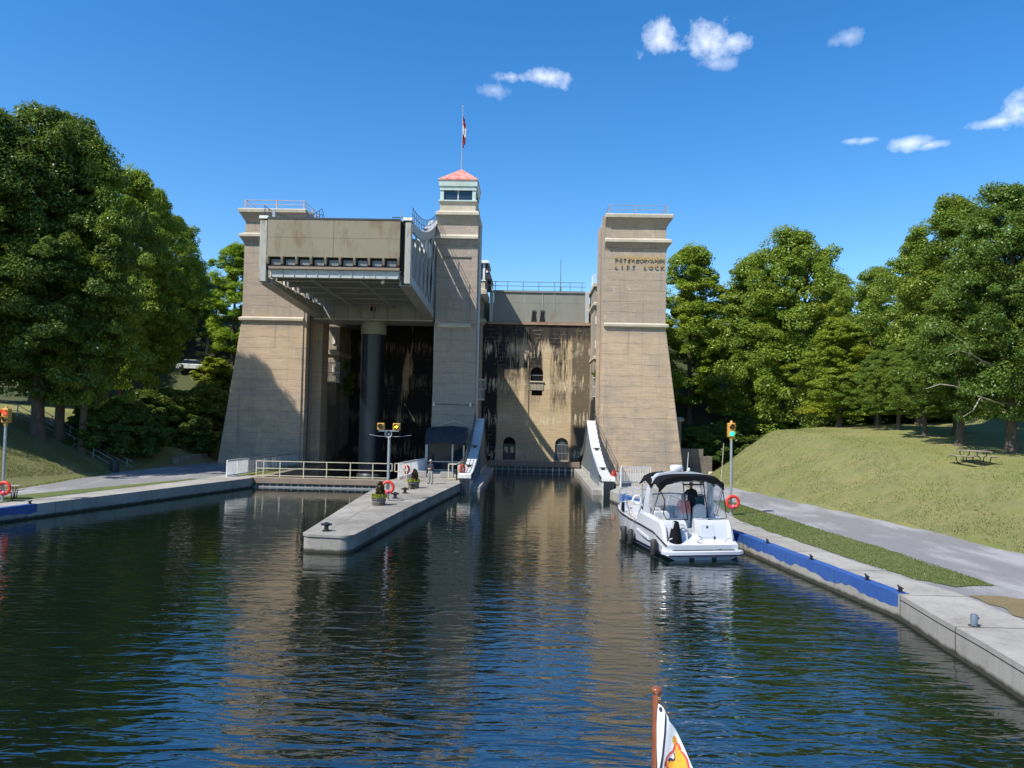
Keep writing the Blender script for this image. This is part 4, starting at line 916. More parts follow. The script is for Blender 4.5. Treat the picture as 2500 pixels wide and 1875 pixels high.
for (a, b) in (((-10.3, 59.35, 1.35), (-10.3, 59.35, 2.0)), ((-9.55, 59.35, DZ), (-9.55, 59.35, 2.0)), ((-10.3, 59.35, 2.0), (-9.55, 59.35, 2.0)), ((-10.3, 59.35, 1.38), (-9.55, 59.35, 1.38)), ((-9.95, 59.35, DZ), (-9.95, 59.35, 2.0)), ((-9.38, 59.35, DZ), (-9.38, 59.35, 2.05))):
    MB().beam(a, b, .06).build('frame_bar', M['cream_rail'], gsq)

# kiosk with canvas awning against the centre tower
kx0, kx1, ky = -8.95, -5.62, 68.0
kk = thing('kiosk', 'glazed kiosk with dark navy canvas awning at the slim tower foot', 'kiosk', (-7.2, 70, DZ))
MB().box(kx0 - .1, kx1 + .1, ky - .1, 72.9, .6, .92).build('kiosk_base', M['pier'], kk)
for (x, y) in ((kx0, ky), (-6.68, ky), (kx1 - .06, ky), (kx1, 72.6), (kx0, 72.6), (kx1, 70.3)): MB().box(x - .06, x + .06, y - .06, y + .06, .92, 3.75).build('frame_post', M['galv'], kk)
for (x0, x1, y0, y1) in ((kx0 + .06, -6.74, ky, ky + .03), (-6.62, kx1 - .12, ky, ky + .03), (kx1 - .02, kx1 + .01, ky + .06, 70.24), (kx1 - .02, kx1 + .01, 70.36, 72.5), (kx0 - .01, kx0 + .02, ky + .06, 72.5)):
    pn = MB().box(x0, x1, y0, y1, 1.0, 3.7).build('glass_pane', M['shopglass'], kk)
MB().box(kx0, kx1, ky - .03, ky + .05, 1.66, 1.74).build('frame_rail', M['galv'], kk)
MB().box(kx0, kx1, ky - .03, ky + .05, .92, 1.0).build('frame_rail', M['galv'], kk)
MB().box(kx0, kx1, 70, 72.8, .92, 2.0).build('inside_counter', M['blk_steel'], kk)
m = MB(); prof = [(-.95, 3.42), (-.9, 3.7), (-.78, 4.05), (-.5, 4.4), (0, 4.6), (2.2, 4.72), (2.2, 3.9), (-.5, 3.5)]
m.loft([[(kx0 - .08, ky + a, b) for a, b in prof], [(-7.0, ky + a, b + (.14 if b > 4.3 else .05)) for a, b in prof], [(kx1 + .1, ky + a, b) for a, b in prof]]); m.build('awning', M['awning'], kk, smooth=35)
MB().loft([[(kx0 - .06, ky - .98, 3.2), (kx0 - .06, ky - .94, 3.2), (kx0 - .06, ky - .94, 3.5), (kx0 - .06, ky - .98, 3.5)], [(-7.2, ky - .98, 3.34), (-7.2, ky - .94, 3.34), (-7.2, ky - .94, 3.56), (-7.2, ky - .98, 3.56)], [(kx1 + .08, ky - .98, 3.2), (kx1 + .08, ky - .94, 3.2), (kx1 + .08, ky - .94, 3.5), (kx1 + .08, ky - .98, 3.5)]]).build('awning_valance', M['awning'], kk)
for x in (kx0, kx1 + .02): MB().beam((x, ky - .9, .92), (x, ky - .9, 3.45), .07).build('awning_post', M['galv'], kk)
MB().beam((-8.7, 72.7, 4.75), (-7.0, 72.7, 5.3), .05).build('gable_trim', M['galv'], kk); MB().beam((-7.0, 72.7, 5.3), (-5.4, 72.7, 4.75), .05).build('gable_trim', M['galv'], kk)
MB().box(-8.6, -6.2, 66.4, 67.9, .75, .84).build('door_step', M['ledge'], kk)
def block(x, y, lab):
    tag(MB().loft([ring(x - .55, x + .55, y - .3, y + .3, DZ), ring(x - .5, x + .5, y - .25, y + .25, DZ + .48)]).build('concrete_block', M['quay'], bevel=.03), lab, 'concrete block', 'barrier blocks before the kiosk')
block(-8.75, 62.6, 'low concrete barrier block by the balustrade left of the kiosk door'); block(-6.55, 62.3, 'low concrete barrier block by the cream balustrade right of the kiosk door')

# life rings
def life_ring(label, x, y, z, R=.3, rz=0, group='red life rings'):
    t = thing('life_ring', label, 'life ring', (x, y, z), rz, group)
    MB().torus((0, 0, 0), R, .08, 'y', 28, 10).build('ring', M['red'], t, smooth=60, shift=False)
    MB().lathe([(0, -.1), (.09, -.07), (.11, 0), (.08, .08), (0, .11)], (.02, -.06, -R * .75), 12).build('line_bag', M['pink'], t, smooth=60, shift=False)
    MB().box(-.05, .05, .02, .14, R - .12, R - .02).build('hanger', M['galv'], t, shift=False)
    return t
# signal poles on the quays
def signal(label, x, y, top, lit, ringlab):
    t = thing('signal_post', label, 'traffic light', (x, y, DZ))
    MB().lathe([(.16, DZ), (.16, DZ + .04), (.075, DZ + .06), (.07, 4.85)], (x, y, 0), 14).build('post', M['galv'], t, smooth=50)
    MB().lathe([(.1, 4.8), (.1, 4.95)], (x, y, 0), 12).build('collar', M['yellow'], t)
    h = MB().box(x - .19, x + .19, y - .14, y + .2, 4.95, 5.72).build('signal_head', M['yellow'], t, bevel=.03)
    MB().lathe([(.09, 5.72), (.05, 5.85), (0, 5.86)], (x, y, 0), 10).build('cap', M['yellow'], t)
    for (z, c, on) in ((5.52, 'r', lit == 'r'), (5.15, 'g', lit == 'g')):
        mt = {('r', True): LRED, ('g', True): LGRN, ('r', False): LRED0, ('g', False): M['lens_off']}[(c, on)]
        MB().lathe([(0, -.02), (.10, -.015), (.13, .0), (.13, .04)], (x, y - .15, z), 16, 'y').build('lens', mt, t)
        v = MB(); rings = []
        for yy_ in (-.15, -.33): rings.append([(x + .15 * math.cos(rad(a)), y + yy_, z + .15 * math.sin(rad(a))) for a in range(0, 181, 20)] + [(x + .165 * math.cos(rad(a)), y + yy_, z + .165 * math.sin(rad(a))) for a in range(180, -1, -20)])
        v.loft(rings); v.build('visor', M['yellow'], t)
    life_ring(ringlab, x + (.06 if x > 0 else .18), y - .16, 1.47, .31)
    return t
LRED, LGRN, LRED0, LYEL = emit('red_lens_lit', (1, .03, .02), 2.2), emit('green_lens_lit', (.02, .85, .45), 1.4), NT('red_lens_dark').done((.14, .01, .01), .2), emit('yellow_arrow_lit', (1, .62, .03), 2.0)
signal('yellow signal head showing red on a grey post on the left quay', -28.05, 40.5, 5.68, 'r', 'red life ring hung on the left quay signal post')
signal('yellow signal head showing green on a grey post behind the motorboat', 11.04, 41.82, 5.55, 'g', 'red life ring hung on the signal post behind the motorboat')
# twin signal mast on the pier
mx, my = -8.18, 45.0
tm = thing('signal_mast', 'grey mast on the pier with two orange signals and a loudspeaker', 'signal mast', (mx, my, DZ))
MB().lathe([(.17, DZ), (.17, DZ + .05), (.09, DZ + .07), (.085, 4.6)], (mx, my, 0), 14).build('post', M['galv'], tm, smooth=50)
MB().box(mx - .62, mx + .55, my - .05, my + .05, 4.8, 4.88).build('cross_bar', M['galv'], tm)
MB().lathe([(.05, 4.5), (.05, 4.86)], (mx, my, 0), 8).build('spigot', M['galv'], tm)
MB().lathe([(.06, -.02), (.21, -.28), (.22, -.28), (.10, .04)], (mx, my - .05, 4.66), 18, 'y').build('loudspeaker_horn', M['galv'], tm, smooth=50)
MB().lathe([(0, -.2), (.05, -.18), (.06, 0)], (mx, my - .05, 4.66), 10, 'y').build('loudspeaker_core', M['white'], tm)
for s in (-1, 1): MB().tube([(mx, my, 4.5), (mx + s * .7, my + .1, 4.52), (mx + s * 1.25, my + .3, 4.6)], .014, 5).build('guy_wire', M['galv'], tm)
for (x, on) in ((mx - .5, 0), (mx + .42, 1)):
    hd = MB().box(x - .21, x + .21, my - .12, my + .14, 4.88, 5.3).build('signal_head', M['yellow'], tm, bevel=.03)
    MB().lathe([(0, -.02), (.13, -.015), (.15, .0), (.15, .03)], (x, my - .13, 5.09), 16, 'y').build('lens', M['lens_off'], tm)
    if on:
        MB().add([(x - .11, my - .165, 5.05), (x + .0, my - .165, 5.05), (x + .0, my - .165, 4.98), (x + .12, my - .165, 5.09), (x, my - .165, 5.2), (x, my - .165, 5.13), (x - .11, my - .165, 5.13)], [(0, 1, 2, 3, 4, 5, 6)]).build('arrow', LYEL, hd)
    rings = []
    for yy_ in (-.12, -.3): rings.append([(x + .17 * math.cos(rad(a)), my + yy_, 5.09 + .17 * math.sin(rad(a))) for a in range(0, 181, 20)] + [(x + .185 * math.cos(rad(a)), my + yy_, 5.09 + .185 * math.sin(rad(a))) for a in range(180, -1, -20)])
    MB().loft(rings).build('visor', M['yellow'], tm)
life_ring('red life ring on the pier mast behind the nearer barrel planter', mx + .03, my - .18, 1.55, .32)
life_ring('red life ring by the white balustrade behind the farther planter', -9.45, 59.9, 1.5, .3, rad(62))
life_ring('red life ring at the end of the cream balustrade by the lowered chamber', -5.05, 59.6, 1.65, .3, rad(62))
life_ring('red life ring beside the white gate panel at the lettered tower', 6.65, 59.0, 1.55, .3, rad(62))
# bollards
def bollard(x, y, lab):
    t = thing('bollard', lab, 'bollard', (x, y, DZ), group='black mooring bollards on the pier')
    MB().lathe([(.19, DZ), (.19, DZ + .04), (.10, DZ + .07), (.09, DZ + .2), (.17, DZ + .27), (.17, DZ + .33), (.06, DZ + .38)], (x, y, 0), 16).build('bollard_post', M['black'], t, smooth=40)
    MB().tube([(x - .24, y, DZ + .29), (x + .24, y, DZ + .29)], [.05, .05], 8).build('cross_horn', M['black'], t)
for (x, y, l) in ((-8.6, 32.95, 'black mooring bollard alone on the rounded pier nose'), (-7.95, 46.2, 'black mooring bollard just behind the pier mast'), (-7.85, 49.3, 'black mooring bollard midway between mast and farther planter'), (-7.8, 52.2, 'black mooring bollard directly before the farther planter')): bollard(x, y, l)
# cleats on the quays
def cleat(x, y, rz, lab):
    t = thing('cleat', lab, 'cleat', (x, y, DZ + .004), rz, group='black quay cleats')
    for d in (-.07, .07): MB().box(-.03, .03, d - .03, d + .03, 0, .10).build('stem', M['black'], t)
    MB().tube([(0, -.24, .15), (0, -.13, .125), (0, .13, .125), (0, .24, .15)], [.02, .035, .035, .02], 8).build('horn', M['black'], t)
    MB().box(-.06, .06, -.14, .14, 0, .015).build('foot', M['black'], t)
for (x, y, l) in ((10.12, 32.5, 'black cleat on the blue edge right behind the boat stern'), (10.62, 28.9, 'black cleat second along the blue edge from the boat stern'), (11.14, 25.4, 'black cleat third along the blue edge from the boat stern'), (11.42, 23.75, 'black cleat at the square end of the long blue edge'), (-26.05, 39.75, 'black cleat at the end of the left quay blue paint')): cleat(x, y, rad(-8 if x > 0 else 12), l)
sp = thing('mooring_post', 'short grey steel mooring post on the pale quay slab', 'post', (11.45, 19.95, DZ))
MB().lathe([(.085, DZ), (.085, DZ + .28), (.075, DZ + .295)], (11.45, 19.95, 0), 18).build('post', M['bluegrey'], sp, smooth=40); MB().lathe([(.14, DZ), (.14, DZ + .015)], (11.45, 19.95, 0), 18).build('base_plate', M['quay'], sp); MB().box(11.52, 11.57, 19.92, 19.98, DZ + .17, DZ + .23).build('lug', M['bluegrey'], sp)
# barrel planters
def leaves_mesh(c, n, rx, ry, rz, size, seed, up=.4):
    r = np.random.default_rng(seed); P = r.normal(0, 1, (n, 3)); P /= np.linalg.norm(P, axis=1)[:, None]; P *= r.uniform(.45, 1, n)[:, None] ** .5
    P[:, 2] = np.abs(P[:, 2]); P = P * np.array([rx, ry, rz]) + np.array(c); s = r.uniform(.6, 1.2, n) * size
    a = r.normal(0, 1, (n, 3)); a /= np.linalg.norm(a, axis=1)[:, None]; b = np.cross(a, r.normal(0, 1, (n, 3))); b /= np.linalg.norm(b, axis=1)[:, None]
    V = np.empty((n, 4, 3)); V[:, 0] = P - a * s[:, None]; V[:, 1] = P + b * s[:, None] * .5; V[:, 2] = P + a * s[:, None]; V[:, 3] = P - b * s[:, None] * .5
    m = MB(); m.v = [tuple(v) for v in V.reshape(-1, 3)]; m.f = [(4 * i, 4 * i + 1, 4 * i + 2, 4 * i + 3) for i in range(n)]; m.mi = [0] * n; return m
def planter(x, y, lab, seed, R=.52):
    t = thing('barrel_planter', lab, 'planter', (x, y, DZ), group='half-barrel planters on the pier'); t.scale = (.76, .76, .82)
    n = 18
    for i in range(n):
        a0, a1 = 6.2832 * (i + .04) / n, 6.2832 * (i + .96) / n
        def rg(r0, r1, z): return [(x + r0 * math.cos(a0), y + r0 * math.sin(a0), z), (x + r1 * math.cos(a0), y + r1 * math.sin(a0), z), (x + r1 * math.cos(a1), y + r1 * math.sin(a1), z), (x + r0 * math.cos(a1), y + r0 * math.sin(a1), z)]
        MB().loft([rg(R * .78, R * .84, DZ), rg(R * .9, R * .97, DZ + .3), rg(R * .93, R, DZ + .56)]).build('stave', M['wood'], t)
    for z, q in ((DZ + .10, .885), (DZ + .33, .985), (DZ + .48, 1.0)): MB().lathe([(R * q, z), (R * q + .012, z), (R * q + .012, z + .045), (R * q, z + .045)], (x, y, 0), 24).build('hoop', M['blk_steel'], t)
    MB().lathe([(0, DZ + .48), (R * .93, DZ + .48), (R * .93, DZ + .02), (0, DZ + .02)], (x, y, 0), 18).build('soil', M['bark'], t)
    o = leaves_mesh((x, y, DZ + .5), 330, R * 1.18, R * 1.18, .34, .1, seed).build('lime_foliage', M['lime_leaf'], t)
    leaves_mesh((x + .08, y, DZ + .68), 420, R * .62, R * .62, .95, .12, seed + 1).build('bronze_foliage', M['dark_leaf'], t)
    for k in range(14):
        rnd = random.Random(seed * 31 + k); a = rnd.uniform(0, 6.28); l = rnd.uniform(.1, .42)
        MB().tube([(x + .06, y, DZ + .5), (x + .06 + l * .5 * math.cos(a), y + l * .5 * math.sin(a), DZ + 1.0), (x + .06 + l * math.cos(a), y + l * math.sin(a), DZ + rnd.uniform(1.2, 1.65))], [.015, .012, .004], 4).build('stem', M['dark_leaf'], t)
planter(-8.25, 42.7, 'wooden half-barrel planter of lime and bronze foliage before the mast', 11); planter(-7.85, 53.0, 'pale half-barrel planter of yellow-green trailing foliage near the guard', 21)
# picnic tables
def picnic(x, y, z, rz, lab):
    t = thing('picnic_table', lab, 'picnic table', (x, y, z), rz, group='picnic tables')
    for i in range(5): MB().box(-.95, .95, -.37 + i * .15, -.235 + i * .15, .72, .76).build('top_plank', M['plank'], t, shift=False)
    for s in (-1, 1):
        for i in range(2): MB().box(-.95, .95, *sorted((s * (.62 + i * .15), s * (.75 + i * .15))), .43, .47).build('seat_plank', M['plank'], t, shift=False)
    for e in (-.68, .68):
        for s in (-1, 1):
            MB().tube([(e, s * .30, .72), (e, s * .28, .5), (e, s * .1, .38), (e, s * .1, .02), (e, s * .3, .02), (e, s * .46, .04), (e, s * .5, .2), (e, s * .55, .38), (e, s * .62, .42), (e, s * .92, .42)], .028, 7).build('leg', M['black'], t, shift=False)
    return t
M['plank'] = simple('weathered_planks', (.34, .29, .23), .85, var=.15, scale=6)
pt_z = ground_z(25.2, 44)
picnic(25.25, 44.0, pt_z, rad(-82), 'brown picnic table with bent black legs on the lawn under the big trees')
picnic(-28.75, 41.3, DZ, rad(20), 'picnic table with bent black legs behind the left quay signal post')
# stair up the left bank
st = thing('outdoor_stair', 'concrete stair with metal handrails climbing the shaded left bank', 'stair', (-34, 62, .7))
A0, A1 = Vector((-33.4, 62.2, .72)), Vector((-42.4, 63.6, 5.0)); dv = (A1 - A0); dh = Vector((dv.x, dv.y, 0)).normalized(); nv = Vector((-dh.y, dh.x, 0))
for i in range(22):
    p = A0 + dv * (i / 22); q = [p + nv * .8, p - nv * .8, p - nv * .8 + dh * .45, p + nv * .8 + dh * .45]
    MB().hexa([(v.x, v.y, p.z - .25) for v in q], [(v.x, v.y, p.z + .17) for v in q]).build('step', M['quay'], st)
for s in (-1, 1):
    for hgt in (.95, .5): 
        a, b = A0 + nv * s * .85, A1 + nv * s * .85
        MB().tube([(a.x - dh.x * .5, a.y - dh.y * .5, a.z + hgt - .2), (a.x, a.y, a.z + hgt), (b.x, b.y, b.z + hgt), (b.x + dh.x * .4, b.y + dh.y * .4, b.z + hgt)], .035, 7).build('handrail', M['galv'], st)
    for k in range(6):
        p = A0 + dv * (k / 5) + nv * s * .85; MB().beam((p.x, p.y, p.z - .3), (p.x, p.y, p.z + .95), .07).build('rail_post', M['galv'], st)
# litter bin
lb = thing('litter_bin', 'dark slatted litter bin at the foot of the bank stair', 'litter bin', (-33.0, 60.6, .72))
for i in range(16): MB().box(-.03, .03, -.02, .02, 0, .9)
for i in range(18):
    a = 6.2832 * i / 18; x, y = -33.0 + .34 * math.cos(a), 60.6 + .34 * math.sin(a); MB().beam((x, y, .76), (x, y, 1.6), .07, .02, up=(math.cos(a), math.sin(a), 0)).build('slat', M['blk_steel'], lb)
MB().lathe([(.38, 1.6), (.38, 1.66), (.22, 1.72), (.2, 1.66)], (-33.0, 60.6, 0), 18).build('rim', M['blk_steel'], lb); MB().lathe([(0, .74), (.3, .74), (.3, 1.55)], (-33.0, 60.6, 0), 14).build('liner', M['black'], lb)
# low wall by the tower and retaining blocks at the right
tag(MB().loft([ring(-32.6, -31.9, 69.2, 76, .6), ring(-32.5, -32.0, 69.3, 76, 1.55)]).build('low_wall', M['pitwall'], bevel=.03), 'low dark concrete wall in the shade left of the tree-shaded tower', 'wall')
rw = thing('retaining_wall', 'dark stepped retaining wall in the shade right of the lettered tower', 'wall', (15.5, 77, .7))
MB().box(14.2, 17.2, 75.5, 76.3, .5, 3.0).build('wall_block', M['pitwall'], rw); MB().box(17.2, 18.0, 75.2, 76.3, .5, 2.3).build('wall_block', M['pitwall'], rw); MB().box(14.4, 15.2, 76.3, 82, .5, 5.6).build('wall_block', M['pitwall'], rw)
cp_ = MB().lathe([(.5, 5.6), (.62, 5.75), (.62, 5.95), (.3, 6.1)], (15.0, 76.9, 0), 14).build('wall_cap', M['wing'], rw)
tag(MB().loft([ring(16.5, 17.7, 70.1, 70.6, .6), ring(16.55, 17.65, 70.15, 70.55, 1.15)]).build('stone_block', M['ledge'], bevel=.04), 'pale stone block at the far foot of the grass berm', 'stone')
rod = thing('marker_rod', 'thin pale marker rod leaning beside the gravel path', 'rod', (15.05, 60, .72))
MB().tube([(15.05, 60, .7), (15.25, 60, 4.08)], .025, 6).build('rod', M['ledge'], rod)
# white car parked high on the left bank
car = thing('parked_car', 'white car parked behind the trees on the left bank', 'car', (-42.2, 95, ground_z(-42.2, 95)), rad(12))
cw = M['white']
MB().loft([[(-1.9, y, .35), (1.95, y, .35), (2.05, y, .75), (1.2, y, .92), (-1.7, y, .98), (-2.05, y, .8)] for y in (-.85, .85)]).build('body', cw, car, shift=False, bevel=.05)
MB().loft([[(-1.5, y, .97), (1.0, y, .92), (.4, y, 1.42), (-1.0, y, 1.45)] for y in (-.72, .72)]).build('window_band', M['window'], car, shift=False, bevel=.03)
MB().loft([[(-1.02, y, 1.44), (.42, y, 1.41), (.3, y, 1.48), (-.9, y, 1.51)] for y in (-.7, .7)]).build('roof', cw, car, shift=False)
for x in (-1.25, 1.3):
    for y in (-.88, .68): MB().lathe([(0, 0), (.32, 0), (.32, .2), (0, .2)], (x, y, .32), 16, 'y').build('wheel', M['black'], car, shift=False)
# posts along the road on the right bank
for i in range(6):
    x, y = 46 + i * 1.9, 73 - i * 1.6; z = ground_z(x, y)
    t = thing('guard_post', 'grey steel guard post along the road on the far right bank', 'post', (x, y, z), group='guard posts along the far right road')
    MB().box(x - .08, x + .08, y - .1, y + .1, z - .3, z + .95).build('post', M['bluegrey'], t); MB().box(x - .05, x + .05, y - .18, y - .1, z + .55, z + .85).build('reflector', M['black'], t)

# ------------------------------------------------------------------ people
def person(name, label, loc, rz, J, Rr, edges, colours, cat='person'):
    """J joint -> position; Rr joint -> radius; one continuous skinned body, materials by height/limb"""
    names = list(J); me = bpy.data.meshes.new(name); me.from_pydata([J[n] for n in names], [(names.index(a), names.index(b)) for a, b in edges], [])
    ob = bpy.data.objects.new('tmp', me); col.objects.link(ob)
    sk = ob.modifiers.new('s', 'SKIN'); sub = ob.modifiers.new('u', 'SUBSURF'); sub.levels = sub.render_levels = 2
    for i, n in enumerate(names):
        r = Rr[n]; me.skin_vertices[0].data[i].radius = r if isinstance(r, tuple) else (r, r); me.skin_vertices[0].data[i].use_root = (n == 'pelvis')
    sk.use_smooth_shade = True
    bpy.context.view_layer.update()
    mm = bpy.data.meshes.new_from_object(ob.evaluated_get(bpy.context.evaluated_depsgraph_get())); bpy.data.objects.remove(ob)
    mm.name = 'body'
    t = thing(name, label, cat, loc, rz); mats = []; idx = []
    for (m_, _) in colours: mm.materials.append(m_)
    for p in mm.polygons:
        c = p.center
        for k, (_, f) in enumerate(colours):
            if f(c): p.material_index = k; break
        p.use_smooth = True
    o = bpy.data.objects.new('body', mm); col.objects.link(o); o.parent = t
    return t
SKIN = simple('skin', (.48, .28, .19), .55, var=.06); NAVY = simple('navy_cloth', (.018, .024, .04), .85, var=.15, scale=9); GREY = simple('grey_cloth', (.34, .33, .31), .85, var=.15, scale=9)
BOOT = simple('brown_boots', (.09, .05, .03), .7); CORAL = simple('coral_cloth', (.68, .20, .17), .8, var=.12, scale=9); HAIRG = simple('grey_hair', (.30, .28, .27), .8, var=.2, scale=30); CAPB = simple('black_cap', (.015, .015, .018), .8); CAPG = simple('grey_cap', (.38, .38, .37), .8); LIGHTG = simple('pale_trousers', (.42, .44, .46), .8, var=.1)
def base_body(h=1.76):
    J = dict(pelvis=(0, 0, .95), belly=(0, -.01, 1.10), chest=(0, 0, 1.30), neckb=(0, .01, 1.45), neck=(0, .0, 1.52), headb=(0, -.02, 1.60), head=(0, -.02, 1.67), headt=(0, -.01, 1.74))
    R_ = dict(pelvis=(.185, .14), belly=(.175, .14), chest=(.195, .14), neckb=(.09, .075), neck=(.055, .058), headb=(.066, .08), head=(.078, .098), headt=(.055, .07))
    E_ = [('pelvis', 'belly'), ('belly', 'chest'), ('chest', 'neckb'), ('neckb', 'neck'), ('neck', 'headb'), ('headb', 'head'), ('head', 'headt')]
    for s, k in ((-1, 'l'), (1, 'r')):
        J['hip' + k] = (s * .095, 0, .88); J['knee' + k] = (s * .11, -.02, .50); J['ank' + k] = (s * .12, .02, .10); J['toe' + k] = (s * .14, -.16, .045)
        R_['hip' + k] = .125; R_['knee' + k] = .098; R_['ank' + k] = .078; R_['toe' + k] = (.045, .035)
        J['sho' + k] = (s * .19, .0, 1.40); J['elb' + k] = (s * .26, .03, 1.13); J['wri' + k] = (s * .25, -.08, .90); J['hand' + k] = (s * .245, -.11, .82)
        R_['sho' + k] = .075; R_['elb' + k] = .055; R_['wri' + k] = .03; R_['hand' + k] = (.028, .04)
        E_ += [('pelvis', 'hip' + k), ('hip' + k, 'knee' + k), ('knee' + k, 'ank' + k), ('ank' + k, 'toe' + k), ('chest', 'sho' + k), ('sho' + k, 'elb' + k), ('elb' + k, 'wri' + k), ('wri' + k, 'hand' + k)]
    return J, R_, E_
def fingers(t, wrist, direc, side, mat, s=1.0):
    """five separate fingers of unequal length, each slightly curled, rooted in the palm"""
    w_, d = Vector(wrist), Vector(direc).normalized(); sx = Vector(side).normalized(); dn = d.cross(sx)
    for k, (o_, L) in enumerate(((-.03, .062), (-.01, .075), (.01, .082), (.03, .074))):
        a = w_ + sx * o_ * s; MB().tube([a, a + d * L * .5 * s, a + d * L * .85 * s + dn * .02 * s], [.0095 * s, .009 * s, .007 * s], 6).build('finger', mat, t, shift=False, smooth=60)
    a = w_ - d * .05 * s - sx * .03 * s; MB().tube([a, a - sx * .03 * s + d * .02 * s, a - sx * .035 * s + d * .05 * s], [.011 * s, .010 * s, .008 * s], 6).build('thumb', mat, t, shift=False, smooth=60)
def face(t, c, fwd=(0, -1), mat=SKIN):
    f = Vector((fwd[0], fwd[1], 0)); r = Vector((-f.y, f.x, 0)); c = Vector(c)
    for s in (-1, 1):
        e = c + f * .088 + r * s * .032 + Vector((0, 0, .012)); MB().lathe([(0, -.011), (.009, -.006), (.011, 0), (.009, .006), (0, .011)], e, 8).build('eye', M['black'], t, shift=False)
        e = c + r * s * .083 - f * .005; MB().lathe([(0, -.03), (.014, -.02), (.016, .0), (.014, .02), (0, .03)], e, 8).build('ear', mat, t, shift=False)
    n = c + f * .10 + Vector((0, 0, -.012)); MB().lathe([(0, .03), (.009, .0), (.014, -.014), (0, -.022)], n, 8).build('nose', mat, t, shift=False)
    n = c + f * .092 + Vector((0, 0, -.048)); MB().beam(n - r * .022, n + r * .022, .012, .012).build('mouth', CORAL, t, shift=False)
def cap(t, c, mat, fwd=(0, -1)):
    MB().lathe([(.098, -.01), (.1, .03), (.085, .075), (.045, .10), (0, .107)], c, 16).build('cap', mat, t, shift=False, smooth=60)
    f = Vector((fwd[0], fwd[1], 0)); r = Vector((-f.y, f.x, 0)); c = Vector(c)
    MB().hexa([c + f * .07 - r * .07 + Vector((0, 0, -.01)), c + f * .07 + r * .07 + Vector((0, 0, -.01)), c + f * .19 + r * .05 + Vector((0, 0, -.025)), c + f * .19 - r * .05 + Vector((0, 0, -.025))], [c + f * .07 - r * .07 + Vector((0, 0, .005)), c + f * .07 + r * .07 + Vector((0, 0, .005)), c + f * .19 + r * .05 + Vector((0, 0, -.012)), c + f * .19 - r * .05 + Vector((0, 0, -.012))]).build('peak', mat, t, shift=False)
# guard with folded arms on the pier
J, R_, E_ = base_body()
J.update(elbl=(-.25, .02, 1.14), elbr=(.25, .02, 1.14), wril=(-.02, -.20, 1.16), wrir=(.03, -.18, 1.10), handl=(.10, -.19, 1.17), handr=(-.11, -.18, 1.12), kneer=(.15, -.05, .5), ankr=(.17, -.03, .10), toer=(.21, -.2, .045), kneel=(-.12, .02, .5), ankl=(-.14, .06, .1), toel=(-.2, -.1, .045))
g_ = person('person', 'person in dark polo and grey trousers standing with folded arms on the pier', (-7.1, 56.2, DZ), rad(-25), J, R_, E_, [
    (BOOT, lambda c: c.z < .13), (SKIN, lambda c: c.z > 1.49), (SKIN, lambda c: c.y < -.09 and 1.02 < c.z < 1.25 and abs(c.x) < .2 and c.y < -.135), (NAVY, lambda c: c.z > .98), (GREY, lambda c: True)])
face(g_, (0, -.02, 1.655)); cap(g_, (0, -.015, 1.70), CAPG)
fingers(g_, (.10, -.19, 1.17), (1, .1, .1), (0, 0, 1), SKIN); fingers(g_, (-.11, -.18, 1.12), (-1, .1, .05), (0, 0, 1), SKIN)
# ------------------------------------------------------------------ the motor cruiser
BO = Vector((7.42, 32.35, 0)); BA = math.atan2(.2, .98)
def bw_(x, y, z):      # boat local -> world
    c, s = math.cos(BA), math.sin(BA); return (BO.x + x * c - y * s, BO.y + x * s + y * c, z)
GEL = NT('white_gelcoat').done((.56, .575, .60), .18, 0, Coat_Weight=.4)
GELG = NT('grey_moulding').done((.50, .52, .54), .4); NAVYS = NT('navy_stripe').done((.012, .016, .05), .3); VINYL = simple('black_canvas', (.006, .0065, .008), .9, var=.1, scale=6, Specular_IOR_Level=.15)
CHROME = NT('stainless').done((.7, .71, .72), .18, 1.0); TEAL = glass('teal_glass', (.02, .10, .10)); RUB = NT('rubber').done((.02, .02, .022), .6); SEAT = simple('white_vinyl_seat', (.66, .66, .65), .5, var=.06)
def clear_vinyl():
    t = NT('clear_vinyl'); g = t.n.new('ShaderNodeBsdfGlossy'); g.inputs['Roughness'].default_value = .12; tr = t.n.new('ShaderNodeBsdfTransparent'); tr.inputs[0].default_value = (.94, .95, .96, 1)
    d = t.n.new('ShaderNodeBsdfDiffuse'); d.inputs[0].default_value = (.75, .77, .8, 1)
    w = t.noise(1, (7, 7, .5), 4, .6); b = t.n.new('ShaderNodeBump'); b.inputs['Strength'].default_value = .8; b.inputs['Distance'].default_value = .03; t.l.new(w, b.inputs['Height']); t.l.new(b.outputs[0], g.inputs['Normal'])
    m1 = t.n.new('ShaderNodeMixShader'); t.set(m1.inputs[0], t.ramp(w, .5, .75, .02, .22)); t.l.new(tr.outputs[0], m1.inputs[1]); t.l.new(d.outputs[0], m1.inputs[2])
    m2 = t.n.new('ShaderNodeMixShader'); m2.inputs[0].default_value = .07; t.l.new(m1.outputs[0], m2.inputs[1]); t.l.new(g.outputs[0], m2.inputs[2]); t.l.new(m2.outputs[0], t.out.inputs[0]); return t.mat
CLEAR = clear_vinyl()
bt = thing('motorboat', 'white cabin cruiser with black canopy moored at the blue-edged quay', 'boat', BO, BA)
YMAP = {'helm_deck', 'settee', 'settee_back', 'helm_seat_back', 'helm_seat', 'wet_bar', 'helm_console', 'steering_wheel', 'arch_leg', 'arch_top', 'canopy', 'canopy_valance', 'clear_curtain', 'curtain_piping', 'windscreen', 'windscreen_side', 'windscreen_frame',
        'canopy_bow', 'radar_dome', 'radar_foot', 'aerial', 'satellite_dome', 'aerial_foot', 'horn', 'horn_rail', 'foredeck', 'side_coaming'}
